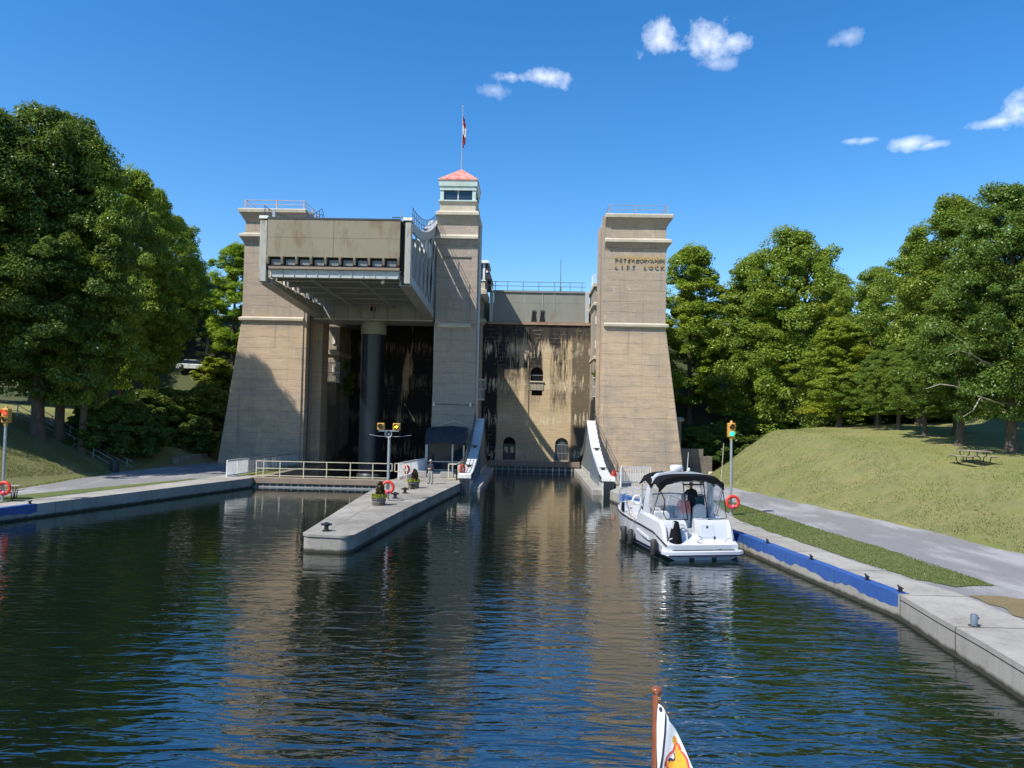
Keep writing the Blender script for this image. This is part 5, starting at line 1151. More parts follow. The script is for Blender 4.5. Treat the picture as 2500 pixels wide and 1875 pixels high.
def B(m, name, mat, smooth=0, bevel=0, par=None):
    if name in YMAP:
        m.v = [(x, interp(y, [-9, 1.3, 5.75, 9.75], [-9, 1.3, 4.1, 9.75]), z + .24 * min(1, max(0, (z - 2.2) / .6))) for x, y, z in m.v]
    return m.build(name, mat, par or bt, smooth=smooth, shift=False, bevel=bevel)
SY = [0.05, .6, 1.5, 3, 4.5, 6, 7.2, 8.2, 9.0, 9.5, 9.75]
HB = [1.60, 1.64, 1.66, 1.68, 1.67, 1.58, 1.38, 1.06, .66, .30, .06]
SZ = [.62, .78, 1.0, 1.10, 1.16, 1.22, 1.28, 1.33, 1.37, 1.40, 1.42]
CZ = [.10, .10, .10, .11, .13, .17, .24, .36, .56, .80, 1.02]
CBm = [.93, .93, .93, .93, .93, .92, .90, .85, .75, .6, .5]
KZ = [-.35, -.4, -.45, -.5, -.5, -.48, -.4, -.25, .05, .45, .85]
secs = []
for y, b, z, cz, cb_, kz in zip(SY, HB, SZ, CZ, CBm, KZ):
    L_ = [(0, y, kz), (b * cb_ * .6, y, kz * .45 + cz * .35), (b * cb_, y, cz), (b * (cb_ * .5 + .5), y, (cz + z) / 2 - .05), (b, y, z)]
    secs.append(L_ + [(-p[0], p[1], p[2]) for p in L_[::-1][:-1]])
m = MB(); n = len(secs[0]); vs = [p for s in secs for p in s]
m.add(vs, [(k * n + i, k * n + i + 1, (k + 1) * n + i + 1, (k + 1) * n + i) for k in range(len(secs) - 1) for i in range(n - 1)] + [(k * n + n - 1, k * n, (k + 1) * n, (k + 1) * n + n - 1) for k in range(len(secs) - 1)] + [tuple(range(n))])
B(m, 'hull', GEL, 35)
for s in (-1, 1):
    def strip(off0, off1, zf0, zf1, nm, mat, y0=0):
        vs = []; ks = [k for k in range(len(SY)) if SY[k] >= y0]
        for k in ks:
            b, cb_, cz, z = HB[k], CBm[k], CZ[k], SZ[k]
            for zf in (zf0, zf1):
                zz_ = zf(k); 
                mid = (cz + z) / 2 - .05
                if zz_ <= mid: q = (zz_ - cz) / (mid - cz); xx = b * cb_ + (b * (cb_ * .5 + .5) - b * cb_) * q
                else: q = (zz_ - mid) / (z - mid); xx = b * (cb_ * .5 + .5) + (b - b * (cb_ * .5 + .5)) * q
                vs.append((s * (xx + .012), SY[k], zz_))
        B(MB().add(vs, [(2 * i, 2 * i + 1, 2 * i + 3, 2 * i + 2) for i in range(len(ks) - 1)]), nm, mat, 40)
    strip(0, 0, lambda k: CZ[k] + .03, lambda k: CZ[k] + .03 + .13 * (SZ[k] - CZ[k]), 'boot_stripe', NAVYS)
    B(MB().tube([(s * (HB[k] + .01), SY[k], SZ[k] - .02) for k in range(len(SY))], .035, 6), 'rub_rail', RUB, 50)
    # moulded vent recess
    B(MB().loft([[(s * 1.655, 1.9, .55), (s * 1.67, 2.0, .68), (s * 1.665, 3.5, .86), (s * 1.655, 3.6, .80), (s * 1.64, 2.9, .62)], [(s * 1.70, 2.0, .56), (s * 1.70, 2.1, .66), (s * 1.70, 3.45, .83), (s * 1.70, 3.5, .79), (s * 1.70, 2.9, .64)]]), 'side_vent', GELG)
# decks: cockpit sole, side coamings, foredeck with cabin top
B(MB().box(-1.45, 1.45, 1.3, 4.0, .50, .90), 'cockpit_sole', GELG)
B(MB().box(-1.40, 1.40, 3.2, 4.6, .9, 1.2), 'helm_deck', GELG)
for s in (-1, 1):
    rg = []
    for (y, bo, z0, z1, th) in ((.35, 1.60, .4, .72, .14), (.62, 1.63, .5, 1.32, .22), (.85, 1.65, .6, 1.56, .26), (1.5, 1.66, .9, 1.60, .26), (3.0, 1.67, 1.05, 1.66, .27), (4.3, 1.66, 1.1, 1.70, .3), (5.2, 1.60, 1.15, 1.55, .34)):
        rg.append([(s * bo, y, z0), (s * (bo - .03), y, z1 - .12), (s * (bo - .12), y, z1), (s * (bo - th), y, z1 - .02), (s * (bo - th - .02), y, z0)])
    B(MB().loft(rg), 'side_coaming', GEL, 30)
fd = []
for (y, b, z0, zc) in ((4.4, 1.62, 1.12, 1.78), (5.2, 1.58, 1.17, 1.84), (6.0, 1.50, 1.2, 1.80), (7.0, 1.34, 1.25, 1.68), (8.0, 1.05, 1.3, 1.54), (9.0, .60, 1.35, 1.45), (9.6, .18, 1.4, 1.43)):
    fd.append([(-b, y, z0), (-b * .72, y, z0 + .06), (-b * .6, y, zc - .08), (0, y, zc), (b * .6, y, zc - .08), (b * .72, y, z0 + .06), (b, y, z0)])
m = MB(); n = 7; vs = [p for s in fd for p in s]; m.add(vs, [(k * n + i, k * n + i + 1, (k + 1) * n + i + 1, (k + 1) * n + i) for k in range(6) for i in range(6)] + [tuple(range(7))]); B(m, 'foredeck', GEL, 30)
# swim platform
pl = []
for (z, e) in ((.20, -.06), (.26, 0), (.38, 0), (.42, -.05)): pl.append([(-1.66 - e * .3, .5, z), (-1.80 - e, .15, z), (-1.74 - e, -.12 - e, z), (-1.5, -.22 - e, z), (1.5, -.22 - e, z), (1.74 + e, -.12 - e, z), (1.80 + e, .15, z), (1.66 + e * .3, .5, z)])
B(MB().loft(pl), 'swim_platform', GEL, 30)
B(MB().tube([(-1.72, .45, .235), (-1.8, .1, .235), (-1.7, -.15, .235), (-1.5, -.24, .235), (1.5, -.24, .235), (1.7, -.15, .235), (1.8, .1, .235), (1.72, .45, .235)], .026, 6), 'platform_rub_rail', NAVYS, 50)
for i in range(3): B(MB().box(-1.35 + i * .92, -.46 + i * .92, -.17, .41, .422, .430), 'deck_mat', RUB)
B(MB().box(-1.62, 1.62, .42, .62, .25, .62), 'platform_step', GEL, bevel=.04)
# transom lockers either side of the walk-through
def locker(x0, x1, nm):
    o = B(MB().loft([[(x0, .5, .42), (x1, .5, .42), (x1, 1.35, .42), (x0, 1.35, .42)], [(x0, .56, .8), (x1, .56, .8), (x1, 1.35, .8), (x0, 1.35, .8)], [(x0 + .02, .74, 1.45), (x1 - .02, .74, 1.45), (x1 - .02, 1.35, 1.5), (x0 + .02, 1.35, 1.5)], [(x0 + .06, .84, 1.55), (x1 - .06, .84, 1.55), (x1 - .06, 1.3, 1.57), (x0 + .06, 1.3, 1.57)]]), nm, GEL, 30)
    return o
lk1 = locker(-1.42, -.45, 'transom_locker'); lk2 = locker(.06, 1.42, 'transom_locker')
def hatch(x0, x1, z0, z1, par):
    f = lambda z: .56 + (z - .8) / .65 * .18 if z > .8 else .5 + (z - .42) / .38 * .06
    B(MB().hexa([(x0, f(z0) - .012, z0), (x1, f(z0) - .012, z0), (x1, f(z0) + .02, z0), (x0, f(z0) + .02, z0)], [(x0, f(z1) - .012, z1), (x1, f(z1) - .012, z1), (x1, f(z1) + .02, z1), (x0, f(z1) + .02, z1)]), 'locker_door', GEL, bevel=.006)
hatch(.16, .78, .85, 1.38, lk2); hatch(-.98, -.55, .85, 1.38, lk1)
for (x, z) in ((.46, 1.28), (-.86, 1.26)): B(MB().box(x - .035, x + .035, .66, .70, z - .05, z + .05), 'latch', RUB)
B(MB().box(.72, .79, .55, .60, .72, .90), 'handle', RUB)
B(MB().tube([(.25, .95, 1.62), (.32, .85, 1.62), (1.15, .85, 1.62), (1.22, .95, 1.62)], .018, 6), 'grab_rail', CHROME); B(MB().tube([(-1.2, .95, 1.62), (-1.12, .85, 1.62), (-.55, .85, 1.62), (-.5, .95, 1.62)], .018, 6), 'grab_rail', CHROME)
# cockpit seats and consoles
B(MB().box(-.42, .02, 1.3, 1.5, .56, 1.1), 'passage_door', GELG); B(MB().box(-.40, .03, 1.35, 1.75, .60, .8), 'blue_cooler', M['blue'])
B(MB().loft([[(-1.3, 1.9, .56), (-.5, 1.9, .56), (-.5, 3.1, .56), (-1.3, 3.1, .56)], [(-1.3, 1.9, 1.0), (-.5, 1.9, 1.0), (-.5, 3.1, 1.0), (-1.3, 3.1, 1.0)]]), 'settee', SEAT, bevel=.05)
B(MB().loft([ring(-1.3, -.45, 3.05, 3.3, .9), ring(-1.28, -.48, 3.1, 3.32, 1.75)]), 'settee_back', SEAT, bevel=.07)
def round_back(x0, x1, y, z0, z1, nm):
    xc = (x0 + x1) / 2; w_ = (x1 - x0) / 2; pts = [(x0, z0)] + [(xc - w_ * math.cos(rad(a)), z1 - .25 + .25 * math.sin(rad(a))) for a in range(0, 181, 20)] + [(x1, z0)]
    B(MB().loft([[(x, y, z) for x, z in pts], [(x, y + .2, z) for x, z in pts]]), nm, SEAT, 30, .03)
round_back(.5, 1.15, 2.8, .9, 2.08, 'helm_seat_back'); round_back(-.15, .42, 2.9, .9, 1.95, 'helm_seat_back')
B(MB().box(-.6, .62, 3.75, 4.2, .82, 1.25), 'helm_seat', SEAT, bevel=.05)
B(MB().box(.7, 1.36, 1.7, 2.6, .56, 1.25), 'wet_bar', GEL, bevel=.06); B(MB().box(-.48, .0, 1.7, 1.72, .7, 1.0), 'companion_screen', M['dark'])
B(MB().loft([ring(-.1, 1.3, 4.5, 4.9, .82), ring(0, 1.25, 4.62, 4.9, 1.72)]), 'helm_console', GELG, bevel=.04)
B(MB().torus((.45, 4.45, 1.62), .2, .016, 'y', 20, 6), 'steering_wheel', RUB)
# radar arch
for s in (-1, 1):
    rg = []
    for (y0, y1, x, z) in ((3.0, 4.1, 1.56, 1.6), (3.0, 3.9, 1.55, 2.1), (2.9, 3.6, 1.50, 2.6), (2.8, 3.4, 1.36, 2.95)): rg.append([(s * x, y0, z), (s * (x - .09), y0, z), (s * (x - .09), y1, z), (s * x, y1, z)])
    B(MB().loft(rg), 'arch_leg', GEL, 40)
B(MB().loft([[(x, 2.8, z), (x, 3.4, z), (x, 3.4, z + .1), (x, 2.8, z + .1)] for x, z in ((-1.36, 2.9), (-1.1, 3.08), (-.5, 3.18), (.5, 3.18), (1.1, 3.08), (1.36, 2.9))]), 'arch_top', GEL, 40)
# bimini canopy
def canopy(y0, y1, nm, zlift=0):
    rows = []
    for i in range(9):
        q = i / 8; y = y0 + (y1 - y0) * q; crown = 3.24 - .16 * abs(q - .45) * 2 + zlift; row = []
        for j in range(13):
            u = -1 + j / 6; x = 1.52 * math.copysign(abs(u) ** .9, u); z = crown - .12 * abs(u) ** 2.2 - (.30 * max(0, abs(u) - .82) / .18)
            row.append((x, y, z))
        rows.append(row)
    m = MB(); vs = [p for r in rows for p in r] + [(p[0] * .985, p[1], p[2] - .03) for r in rows for p in r]; N = 9 * 13
    fs = [(k * 13 + j, k * 13 + j + 1, (k + 1) * 13 + j + 1, (k + 1) * 13 + j) for k in range(8) for j in range(12)]
    fs += [tuple(N + i for i in f[::-1]) for f in fs]
    fs += [(j, j + 1, N + j + 1, N + j) for j in range(12)] + [(104 + j, 105 + j, N + 105 + j, N + 104 + j) for j in range(12)]
    m.add(vs, fs); return B(m, nm, VINYL, 60)
canopy(1.25, 3.0, 'canopy'); canopy(3.0, 5.1, 'canopy', .03)
B(MB().loft([[(x, 1.24, z0), (x, 1.30, z0), (x, 1.30, z1), (x, 1.24, z1)] for x, z0, z1 in ((-1.5, 2.55, 2.85), (-1.15, 2.78, 3.06), (-.5, 2.92, 3.16), (.5, 2.92, 3.16), (1.15, 2.80, 3.06), (1.5, 2.62, 2.85))]), 'canopy_valance', VINYL)
# clear curtains with black piping
def quad_sheet(p00, p10, p11, p01, nm, n=8, amp=.03, seed=0):
    rnd = random.Random(seed); vs = []; a, b, c, d = map(Vector, (p00, p10, p11, p01)); nrm = (b - a).cross(d - a).normalized()
    ph = rnd.uniform(0, 6)
    for j in range(n + 1):
        for i in range(n + 1):
            u, v = i / n, j / n; p = a * (1 - u) * (1 - v) + b * u * (1 - v) + c * u * v + d * (1 - u) * v; vs.append(p + nrm * amp * math.sin(u * 9 + ph + v * 1.5) * (u * (1 - u) * 4))
    B(MB().add(vs, [(j * (n + 1) + i, j * (n + 1) + i + 1, (j + 1) * (n + 1) + i + 1, (j + 1) * (n + 1) + i) for j in range(n) for i in range(n)]), nm, CLEAR, 60)
    return p00, p10, p11, p01
TL, TR = (-1.22, 1.26, 2.82), (1.42, 1.26, 2.74); cl, cr = (-.42, 1.24, 2.98), (.52, 1.24, 2.98); bl0, bl1, br1, br0 = (-1.30, .88, 1.60), (-.33, .86, 1.58), (.60, .86, 1.58), (1.42, .88, 1.60)
quad_sheet(bl0, bl1, cl, TL, 'clear_curtain', 8, .02, 1); quad_sheet(br1, br0, TR, cr, 'clear_curtain', 8, .05, 2)
quad_sheet((-.40, 1.24, 2.80), (.52, 1.24, 2.80), cr, cl, 'clear_curtain', 4, .01, 3)
def piping(pts, r=.022): B(MB().tube(pts, r, 6), 'curtain_piping', VINYL)
piping([cl, (-.40, 1.05, 2.3), bl1]); piping([cr, (.55, 1.05, 2.3), br1]); piping([(-1.42, 1.3, 2.62), (-1.25, 1.2, 2.3), (-1.38, 1.0, 1.8), (-1.30, .88, 1.60), bl1]); piping([TR, (1.48, 1.1, 2.2), (1.46, .9, 1.62), br1], .018)
piping([(-.40, 1.24, 2.80), (.52, 1.24, 2.80)], .03)
for s in (-1, 1):
    quad_sheet((s * 1.46, .95, 1.62), (s * 1.52, 2.95, 1.68), (s * 1.46, 2.9, 2.62), (s * 1.46, 1.28, 2.60), 'clear_curtain', 8, .03, 5 + s)
    quad_sheet((s * 1.5, 4.05, 1.72), (s * 1.45, 5.0, 1.80), (s * 1.44, 5.0, 2.62), (s * 1.46, 3.7, 2.62), 'clear_curtain', 6, .02, 9 + s)
    piping([(s * 1.46, 1.28, 2.60), (s * 1.49, 1.9, 2.1), (s * 1.50, 2.3, 1.66)], .016)
    # windscreen side and front panes
    B(MB().hexa([(s * 1.52, 4.3, 1.70), (s * 1.28, 5.75, 1.72), (s * 1.26, 5.75, 1.72), (s * 1.50, 4.3, 1.70)], [(s * 1.46, 4.3, 2.30), (s * 1.22, 5.2, 2.28), (s * 1.20, 5.2, 2.28), (s * 1.44, 4.3, 2.30)]), 'windscreen_side', TEAL)
    B(MB().tube([(s * 1.47, 4.2, 2.31), (s * 1.22, 5.2, 2.30), (0, 5.45, 2.34)], .03, 6), 'windscreen_frame', GEL)
    B(MB().tube([(s * 1.51, 4.3, 1.72), (s * 1.28, 5.75, 1.74)], .025, 6), 'windscreen_frame', RUB)
WS = glass('clear_screen', (.75, .8, .8), .02, .22)
for (a, b) in ((-1.24, -.02), (.02, 1.24)): B(MB().hexa([(a, 5.75, 1.74), (b, 5.75, 1.80), (b, 5.78, 1.80), (a, 5.78, 1.74)], [(a * .97, 5.3, 2.28), (b * .97, 5.4, 2.32), (b * .97, 5.43, 2.32), (a * .97, 5.33, 2.28)]), 'windscreen', WS)
# canopy frame tubes
for (y, s) in ((1.3, -1), (1.3, 1), (4.9, -1), (4.9, 1)): B(MB().tube([(s * 1.42, y, 2.66), (s * 1.50, 2.6 if y < 3 else 4.2, 1.72)], .016, 6), 'canopy_bow', CHROME)
# bow rail
for s in (-1, 1):
    rp = [(s * 1.52, 4.9, 1.25), (s * 1.45, 5.6, 1.85), (s * 1.30, 7.0, 1.98), (s * .98, 8.2, 2.05), (s * .55, 9.2, 2.10), (0, 9.75, 2.12)]
    B(MB().tube(rp, .018, 6), 'bow_rail', CHROME); B(MB().tube([(a * .995, b, c - .33) for a, b, c in rp[2:]], .012, 6), 'bow_rail', CHROME)
    for (x, y) in ((1.44, 6.0), (1.28, 7.2), (1.0, 8.1), (.6, 9.0), (.2, 9.5)):
        zt_ = interp(y, [5.6, 7, 8.2, 9.2, 9.75], [1.85, 1.98, 2.05, 2.1, 2.12]); B(MB().tube([(s * x * 1.02, y - .15, 1.3), (s * x * .99, y, zt_)], .014, 6), 'stanchion', CHROME)
B(MB().torus((-1.15, 5.0, 1.95), .2, .05, 'y', 20, 8), 'white_ring_buoy', M['white'], 60)
# roof equipment
B(MB().lathe([(0, 3.30), (.27, 3.30), (.30, 3.36), (.30, 3.48), (.25, 3.56), (0, 3.58)], (-.22, 3.1, 0), 24), 'radar_dome', M['white'], 40)
B(MB().box(-.35, -.1, 2.95, 3.25, 3.2, 3.31), 'radar_foot', GEL)
B(MB().tube([(.28, 3.1, 3.2), (.31, 3.0, 4.15)], [.022, .012], 6), 'aerial', M['white']); B(MB().lathe([(0, 3.3), (.06, 3.32), (.07, 3.38), (.04, 3.44), (0, 3.45)], (.36, 3.1, 0), 12), 'satellite_dome', M['white'], 50)
B(MB().tube([(.36, 3.1, 3.2), (.36, 3.1, 3.32)], .014, 6), 'aerial_foot', CHROME)
for (x, z) in ((-1.0, 3.16), (-.88, 3.2)): B(MB().lathe([(.03, -.12), (.04, 0), (.06, .14)], (x, 3.1, z + .06), 10, 'y'), 'horn', CHROME)
B(MB().tube([(-.55, 3.1, 3.24), (-1.05, 3.1, 3.2)], .012, 6), 'horn_rail', CHROME)
# black kit bag on the port quarter, lines and hose
B(MB().lathe([(0, .45), (.22, .48), (.28, .7), (.24, 1.0), (.18, 1.3), (.13, 1.55), (0, 1.6)], (-1.08, .40, 0), 16), 'black_bag', VINYL, 60)
B(MB().lathe([(0, -.012), (.10, -.01), (.10, .02)], (-1.08, .21, .72), 14, 'y'), 'bag_badge', M['blue'])
for a in range(0, 360, 60): B(MB().lathe([(0, -.012), (.022, -.01), (.022, .01)], (-1.08 + .06 * math.cos(rad(a)), .195, .72 + .06 * math.sin(rad(a))), 8, 'y'), 'badge_dot', M['white'])
B(MB().box(-1.28, -1.10, .30, .36, 1.28, 1.55), 'bag_label', M['white'])
B(MB().tube([(-1.02, .35, 1.5), (-1.0, .25, 1.2), (-1.1, .2, .95), (-1.4, .3, .82)], .018, 6), 'hose', M['white'])
B(MB().torus((-.72, .60, 1.28), .13, .02, 'y', 18, 6), 'coiled_rope', M['rope'])
rp = [(-.05 + .12 * math.sin(k * 1.3), .30 + .08 * math.cos(k * 1.7) - .012 * k, .445 + .5 * max(0, 1 - k / 9)) for k in range(16)]
B(MB().tube(rp, .014, 5), 'dark_line', RUB); B(MB().tube([(.6, -.1, .44), (.95, .15, .45), (1.15, .35, .75), (1.42, .45, .85), (1.52, .5, .84)], .012, 5), 'shore_cable', M['blk_steel'])
B(MB().box(1.50, 1.56, .36, .50, .72, .82), 'stern_cleat', CHROME)
for s in (-1, 1): B(MB().tube([(s * 1.60, 4.45, 1.62), (s * 1.60, 4.65, 1.62)], .03, 6), 'side_cleat', CHROME)
B(MB().tube([(-1.46, 6.1, 1.25), (-1.44, 6.2, 1.65), (-1.46, 6.3, 1.3)], [.06, .09, .05], 8), 'rolled_line_bag', VINYL, 60)
for (x) in (-.5, .5): B(MB().loft([ring(x - .08, x + .08, -.02, .3, -.5), ring(x - .1, x + .1, .02, .4, .10)]), 'stern_drive', RUB)
# hull fenders hung along the port side
for (y, l) in ((1.0, 'black tube fender hung nearest the motorboat stern'), (3.9, 'black tube fender hung amidships on the motorboat'), (4.9, 'black tube fender hung foremost on the motorboat side')):
    b_ = interp(y, SY, HB); z_ = .38
    c = Vector(bw_(-b_ - .16, y, z_)); t = thing('boat_fender', l, 'fender', c, group='black fenders along the motorboat')
    MB().lathe([(0, -.36), (.08, -.35), (.14, -.29), (.145, 0), (.14, .29), (.08, .35), (0, .36)], c, 14).build('fender_tube', RUB, t, smooth=50)
    e = Vector(bw_(-b_ + .05, y, interp(y, SY, SZ) + .25)); MB().tube([c + Vector((0, 0, .34)), e], .010, 5).build('fender_line', M['rope'], t)
# skipper and passenger
J, R_, E_ = base_body()
J.update(elbr=(.30, -.10, 1.18), wrir=(.28, -.32, 1.06), handr=(.24, -.40, 1.05), elbl=(-.30, -.08, 1.17), wril=(-.26, -.30, 1.06), handl=(-.20, -.38, 1.05))
for k in 'lr':
    J['knee' + k] = ((-.12 if k == 'l' else .12), -.12, .53); J['ank' + k] = ((-.12 if k == 'l' else .12), .02, .10)
sk_ = person('person', 'person in black shirt and cap standing at the motorboat helm', bw_(.72, 2.95, 1.2), BA + math.pi, J, R_, E_, [(BOOT, lambda c: c.z < .12), (SKIN, lambda c: c.z > 1.49), (SKIN, lambda c: abs(c.x) > .2 and c.y < -.14), (NAVY, lambda c: True)])
face(sk_, (0, -.02, 1.655)); cap(sk_, (0, -.015, 1.70), CAPB); fingers(sk_, J['handr'], (-.3, -1, 0), (1, 0, .2), SKIN); fingers(sk_, J['handl'], (.3, -1, 0), (-1, 0, .2), SKIN)
J, R_, E_ = base_body()
J = {k: (v[0] * .97, v[1], v[2] * .93) for k, v in J.items()}
J.update(elbr=(.27, -.04, 1.06), wrir=(.14, -.2, 1.0), handr=(.05, -.25, 1.0))
ps_ = person('person', 'person with grey hair in coral top standing behind the motorboat seats', bw_(.0, 2.1, .9), BA + math.pi - .5, J, R_, E_, [(BOOT, lambda c: c.z < .11), (SKIN, lambda c: c.z > 1.40), (SKIN, lambda c: c.y < -.15 and c.z > .9), (CORAL, lambda c: c.z > .80 and abs(c.x) < .4), (LIGHTG, lambda c: True)])
face(ps_, (0, -.02, 1.54)); fingers(ps_, J['handr'], (-1, -.2, 0), (0, 0, 1), SKIN); fingers(ps_, J['handl'], (0, -.2, -1), (0, 1, 0), SKIN)
MB().lathe([(.085, -.16), (.112, -.1), (.118, 0), (.105, .07), (.06, .11), (0, .12)], (0, .015, 1.555), 16).build('hair', HAIRG, ps_, smooth=60, shift=False)
# ------------------------------------------------------------------ trees
def limb_mesh(seed, H=20., trunk_r=.38, crown0=.22, spread=5.5):
    rnd = random.Random(seed); m = MB(); tips = []
    def branch(p, d, L, r, lvl):
        pts = [p]; rr = [r]; n = 5
        for k in range(n):
            d = (d + Vector((rnd.uniform(-1, 1), rnd.uniform(-1, 1), rnd.uniform(-.3, .7))) * (.16 if lvl else .05)).normalized()
            p = p + d * (L / n); pts.append(p); rr.append(max(.012, r * (1 - .8 * (k + 1) / n)))
        m.tube(pts, rr, 8 if lvl == 0 else (6 if lvl == 1 else 4)); 
        if lvl: tips.append(pts[-1]); tips.append(pts[3])
        return pts
    base = [Vector((0, 0, -.4)), Vector((0, 0, .15)), Vector((0, 0, .8))]
    m.tube(base, [trunk_r * 1.7, trunk_r * 1.45, trunk_r * 1.08], 10)
    tr = branch(Vector((0, 0, .7)), Vector((rnd.uniform(-.05, .05), rnd.uniform(-.05, .05), 1)), H * .82, trunk_r * 1.05, 0)
    N = 16
    for i in range(N):
        f = crown0 + (1 - crown0) * (i + .5) / N * .95; k = min(4, int(f * 5)); q = f * 5 - k; p = tr[k].lerp(tr[k + 1], min(1, q)); a = i * 2.4 + rnd.uniform(-.4, .4)
        L = spread * (1.05 - .65 * f) * rnd.uniform(.8, 1.15); up = .35 + .7 * f
        b = branch(p, Vector((math.cos(a), math.sin(a), up)).normalized(), L, trunk_r * (.42 - .26 * f), 1)
        for j in range(3):
            a2 = a + rnd.uniform(-1.1, 1.1); branch(b[2 + j % 3], Vector((math.cos(a2), math.sin(a2), .4 + rnd.uniform(-.3, .5))).normalized(), L * rnd.uniform(.3, .5), trunk_r * .1, 2)
    return m, tips
def crown_mesh(name, seed, tips, H, R, z0, nclust, per, size=.21, top_bias=1.0):
    r = np.random.default_rng(seed); C = []
    ph = r.uniform(0, 6.28, 6)
    while len(C) < nclust:
        t = r.uniform(0, 1); z = z0 + (H - z0) * t
        prof = (math.sin(math.pi * min(1, .12 + .88 * t) ** .82)) ** .62 if t < .98 else .2
        a = r.uniform(0, 6.283); lump = 1 + .28 * math.sin(2 * a + ph[0] + 3 * t) + .22 * math.sin(3 * a + ph[1] - 5 * t) + .10 * math.sin(5 * a + ph[2] + 9 * t)
        rr = R * prof * lump * (r.uniform(.62, 1.0) if r.random() < .8 else r.uniform(.1, .6))
        C.append((rr * math.cos(a), rr * math.sin(a), z, r.uniform(.45, 1.15)))
    for t in tips:
        if t.z > z0 and math.hypot(t.x, t.y) < R * 1.15: C.append((t.x, t.y, t.z, r.uniform(.45, .9)))
    C = np.array(C); n = len(C) * per; idx = np.repeat(np.arange(len(C)), per)
    d = r.normal(0, 1, (n, 3)); d /= np.linalg.norm(d, axis=1)[:, None]; rad_ = C[idx, 3] * (R / 6) ** .5
    q = r.uniform(.35, 1, n) ** .6; off = d * q[:, None] * rad_[:, None] * np.array([1.15, 1.15, .62]); off[:, 2] -= .18 * (off[:, 0] ** 2 + off[:, 1] ** 2) / np.maximum(rad_, .3)
    P = C[idx, :3] + off
    nrm = d * .7 + np.array([0, 0, .75]) + r.normal(0, .55, (n, 3)); nrm /= np.linalg.norm(nrm, axis=1)[:, None]
    a = np.cross(nrm, r.normal(0, 1, (n, 3))); a /= np.linalg.norm(a, axis=1)[:, None]; b = np.cross(nrm, a); s = (size * r.uniform(.65, 1.25, n))[:, None]
    V = np.empty((n, 4, 3)); V[:, 0] = P - a * s; V[:, 1] = P + b * s * .62 + nrm * s * .15; V[:, 2] = P + a * s; V[:, 3] = P - b * s * .62 + nrm * s * .15
    me = bpy.data.meshes.new(name); me.vertices.add(4 * n); me.vertices.foreach_set('co', V.ravel()); me.loops.add(4 * n); me.loops.foreach_set('vertex_index', np.arange(4 * n, dtype=np.int32))
    me.polygons.add(n); me.polygons.foreach_set('loop_start', np.arange(0, 4 * n, 4, dtype=np.int32)); me.polygons.foreach_set('loop_total', np.full(n, 4, dtype=np.int32)); me.update(); me.materials.append(M['leaf']); return me
TV = []
for (sd, R, z0, crown0, tr) in ((1, 5.6, 3.2, .2, .36), (2, 5.0, 4.2, .24, .33), (3, 6.4, 2.8, .18, .42), (4, 4.6, 2.2, .16, .3), (5, 5.8, 4.8, .28, .45)):
    lm, tips = limb_mesh(sd, 20, tr, crown0, R * .95); o = lm.build('trunk', M['bark'], smooth=60); me_t = o.data; bpy.data.objects.remove(o)
    TV.append((me_t, crown_mesh('crown', sd, tips, 20.3, R, z0, 330, 225, .112)))
lm, tips = limb_mesh(9, 6, .12, .05, 2.6); o = lm.build('stem', M['bark'], smooth=60); ME_ST = o.data; bpy.data.objects.remove(o)
ME_SH = crown_mesh('foliage', 9, tips, 6, 3.0, .3, 75, 220, .15)
def tree(v, x, y, h, w, label, tint=(1, 1, 1), rz=0, name='maple_tree', group='broadleaf trees round the lock', zb=None):
    z = ground_z(x, y) if zb is None else zb
    t = thing(name, label, 'tree', (x, y, z - .1), 0, group)
    t.rotation_euler = (0, 0, rz); t.scale = (h / 20 * w, h / 20 * w, h / 20)
    for nm, me in (('trunk', TV[v][0]), ('crown', TV[v][1])):
        o = bpy.data.objects.new(nm, me); col.objects.link(o); o.parent = t
        if nm == 'crown': o.color = (*tint, 1)
    return t
def shrub(x, y, h, w, label, tint=(1, 1, 1), rz=0, zb=None):
    z = ground_z(x, y) if zb is None else zb
    t = thing('shrub', label, 'shrub', (x, y, z - .15), 0, 'undergrowth shrubs on the banks'); t.rotation_euler = (0, 0, rz); t.scale = (h / 6 * w, h / 6 * w, h / 6)
    for nm, me in (('stem', ME_ST), ('foliage', ME_SH)):
        o = bpy.data.objects.new(nm, me); col.objects.link(o); o.parent = t
        if nm == 'foliage': o.color = (*tint, 1)
DK, MD, LT, YG = (.58, .70, .78), (.95, 1.0, .95), (1.25, 1.2, .9), (1.75, 1.45, .7)  # DK puts shade into the leaf colour of the darker crowns and shrubs
def top_h(ytop, px, x, Y):   # tree height so its top reaches picture row ytop (2212-wide frame) at depth Y
    yh = 900 + (px - 1142) * .0192; return 5.85 + (yh - ytop) / 1650 * Y - ground_z(x, Y)
def TX(px, Y): return (px - 1142) / 1650 * Y
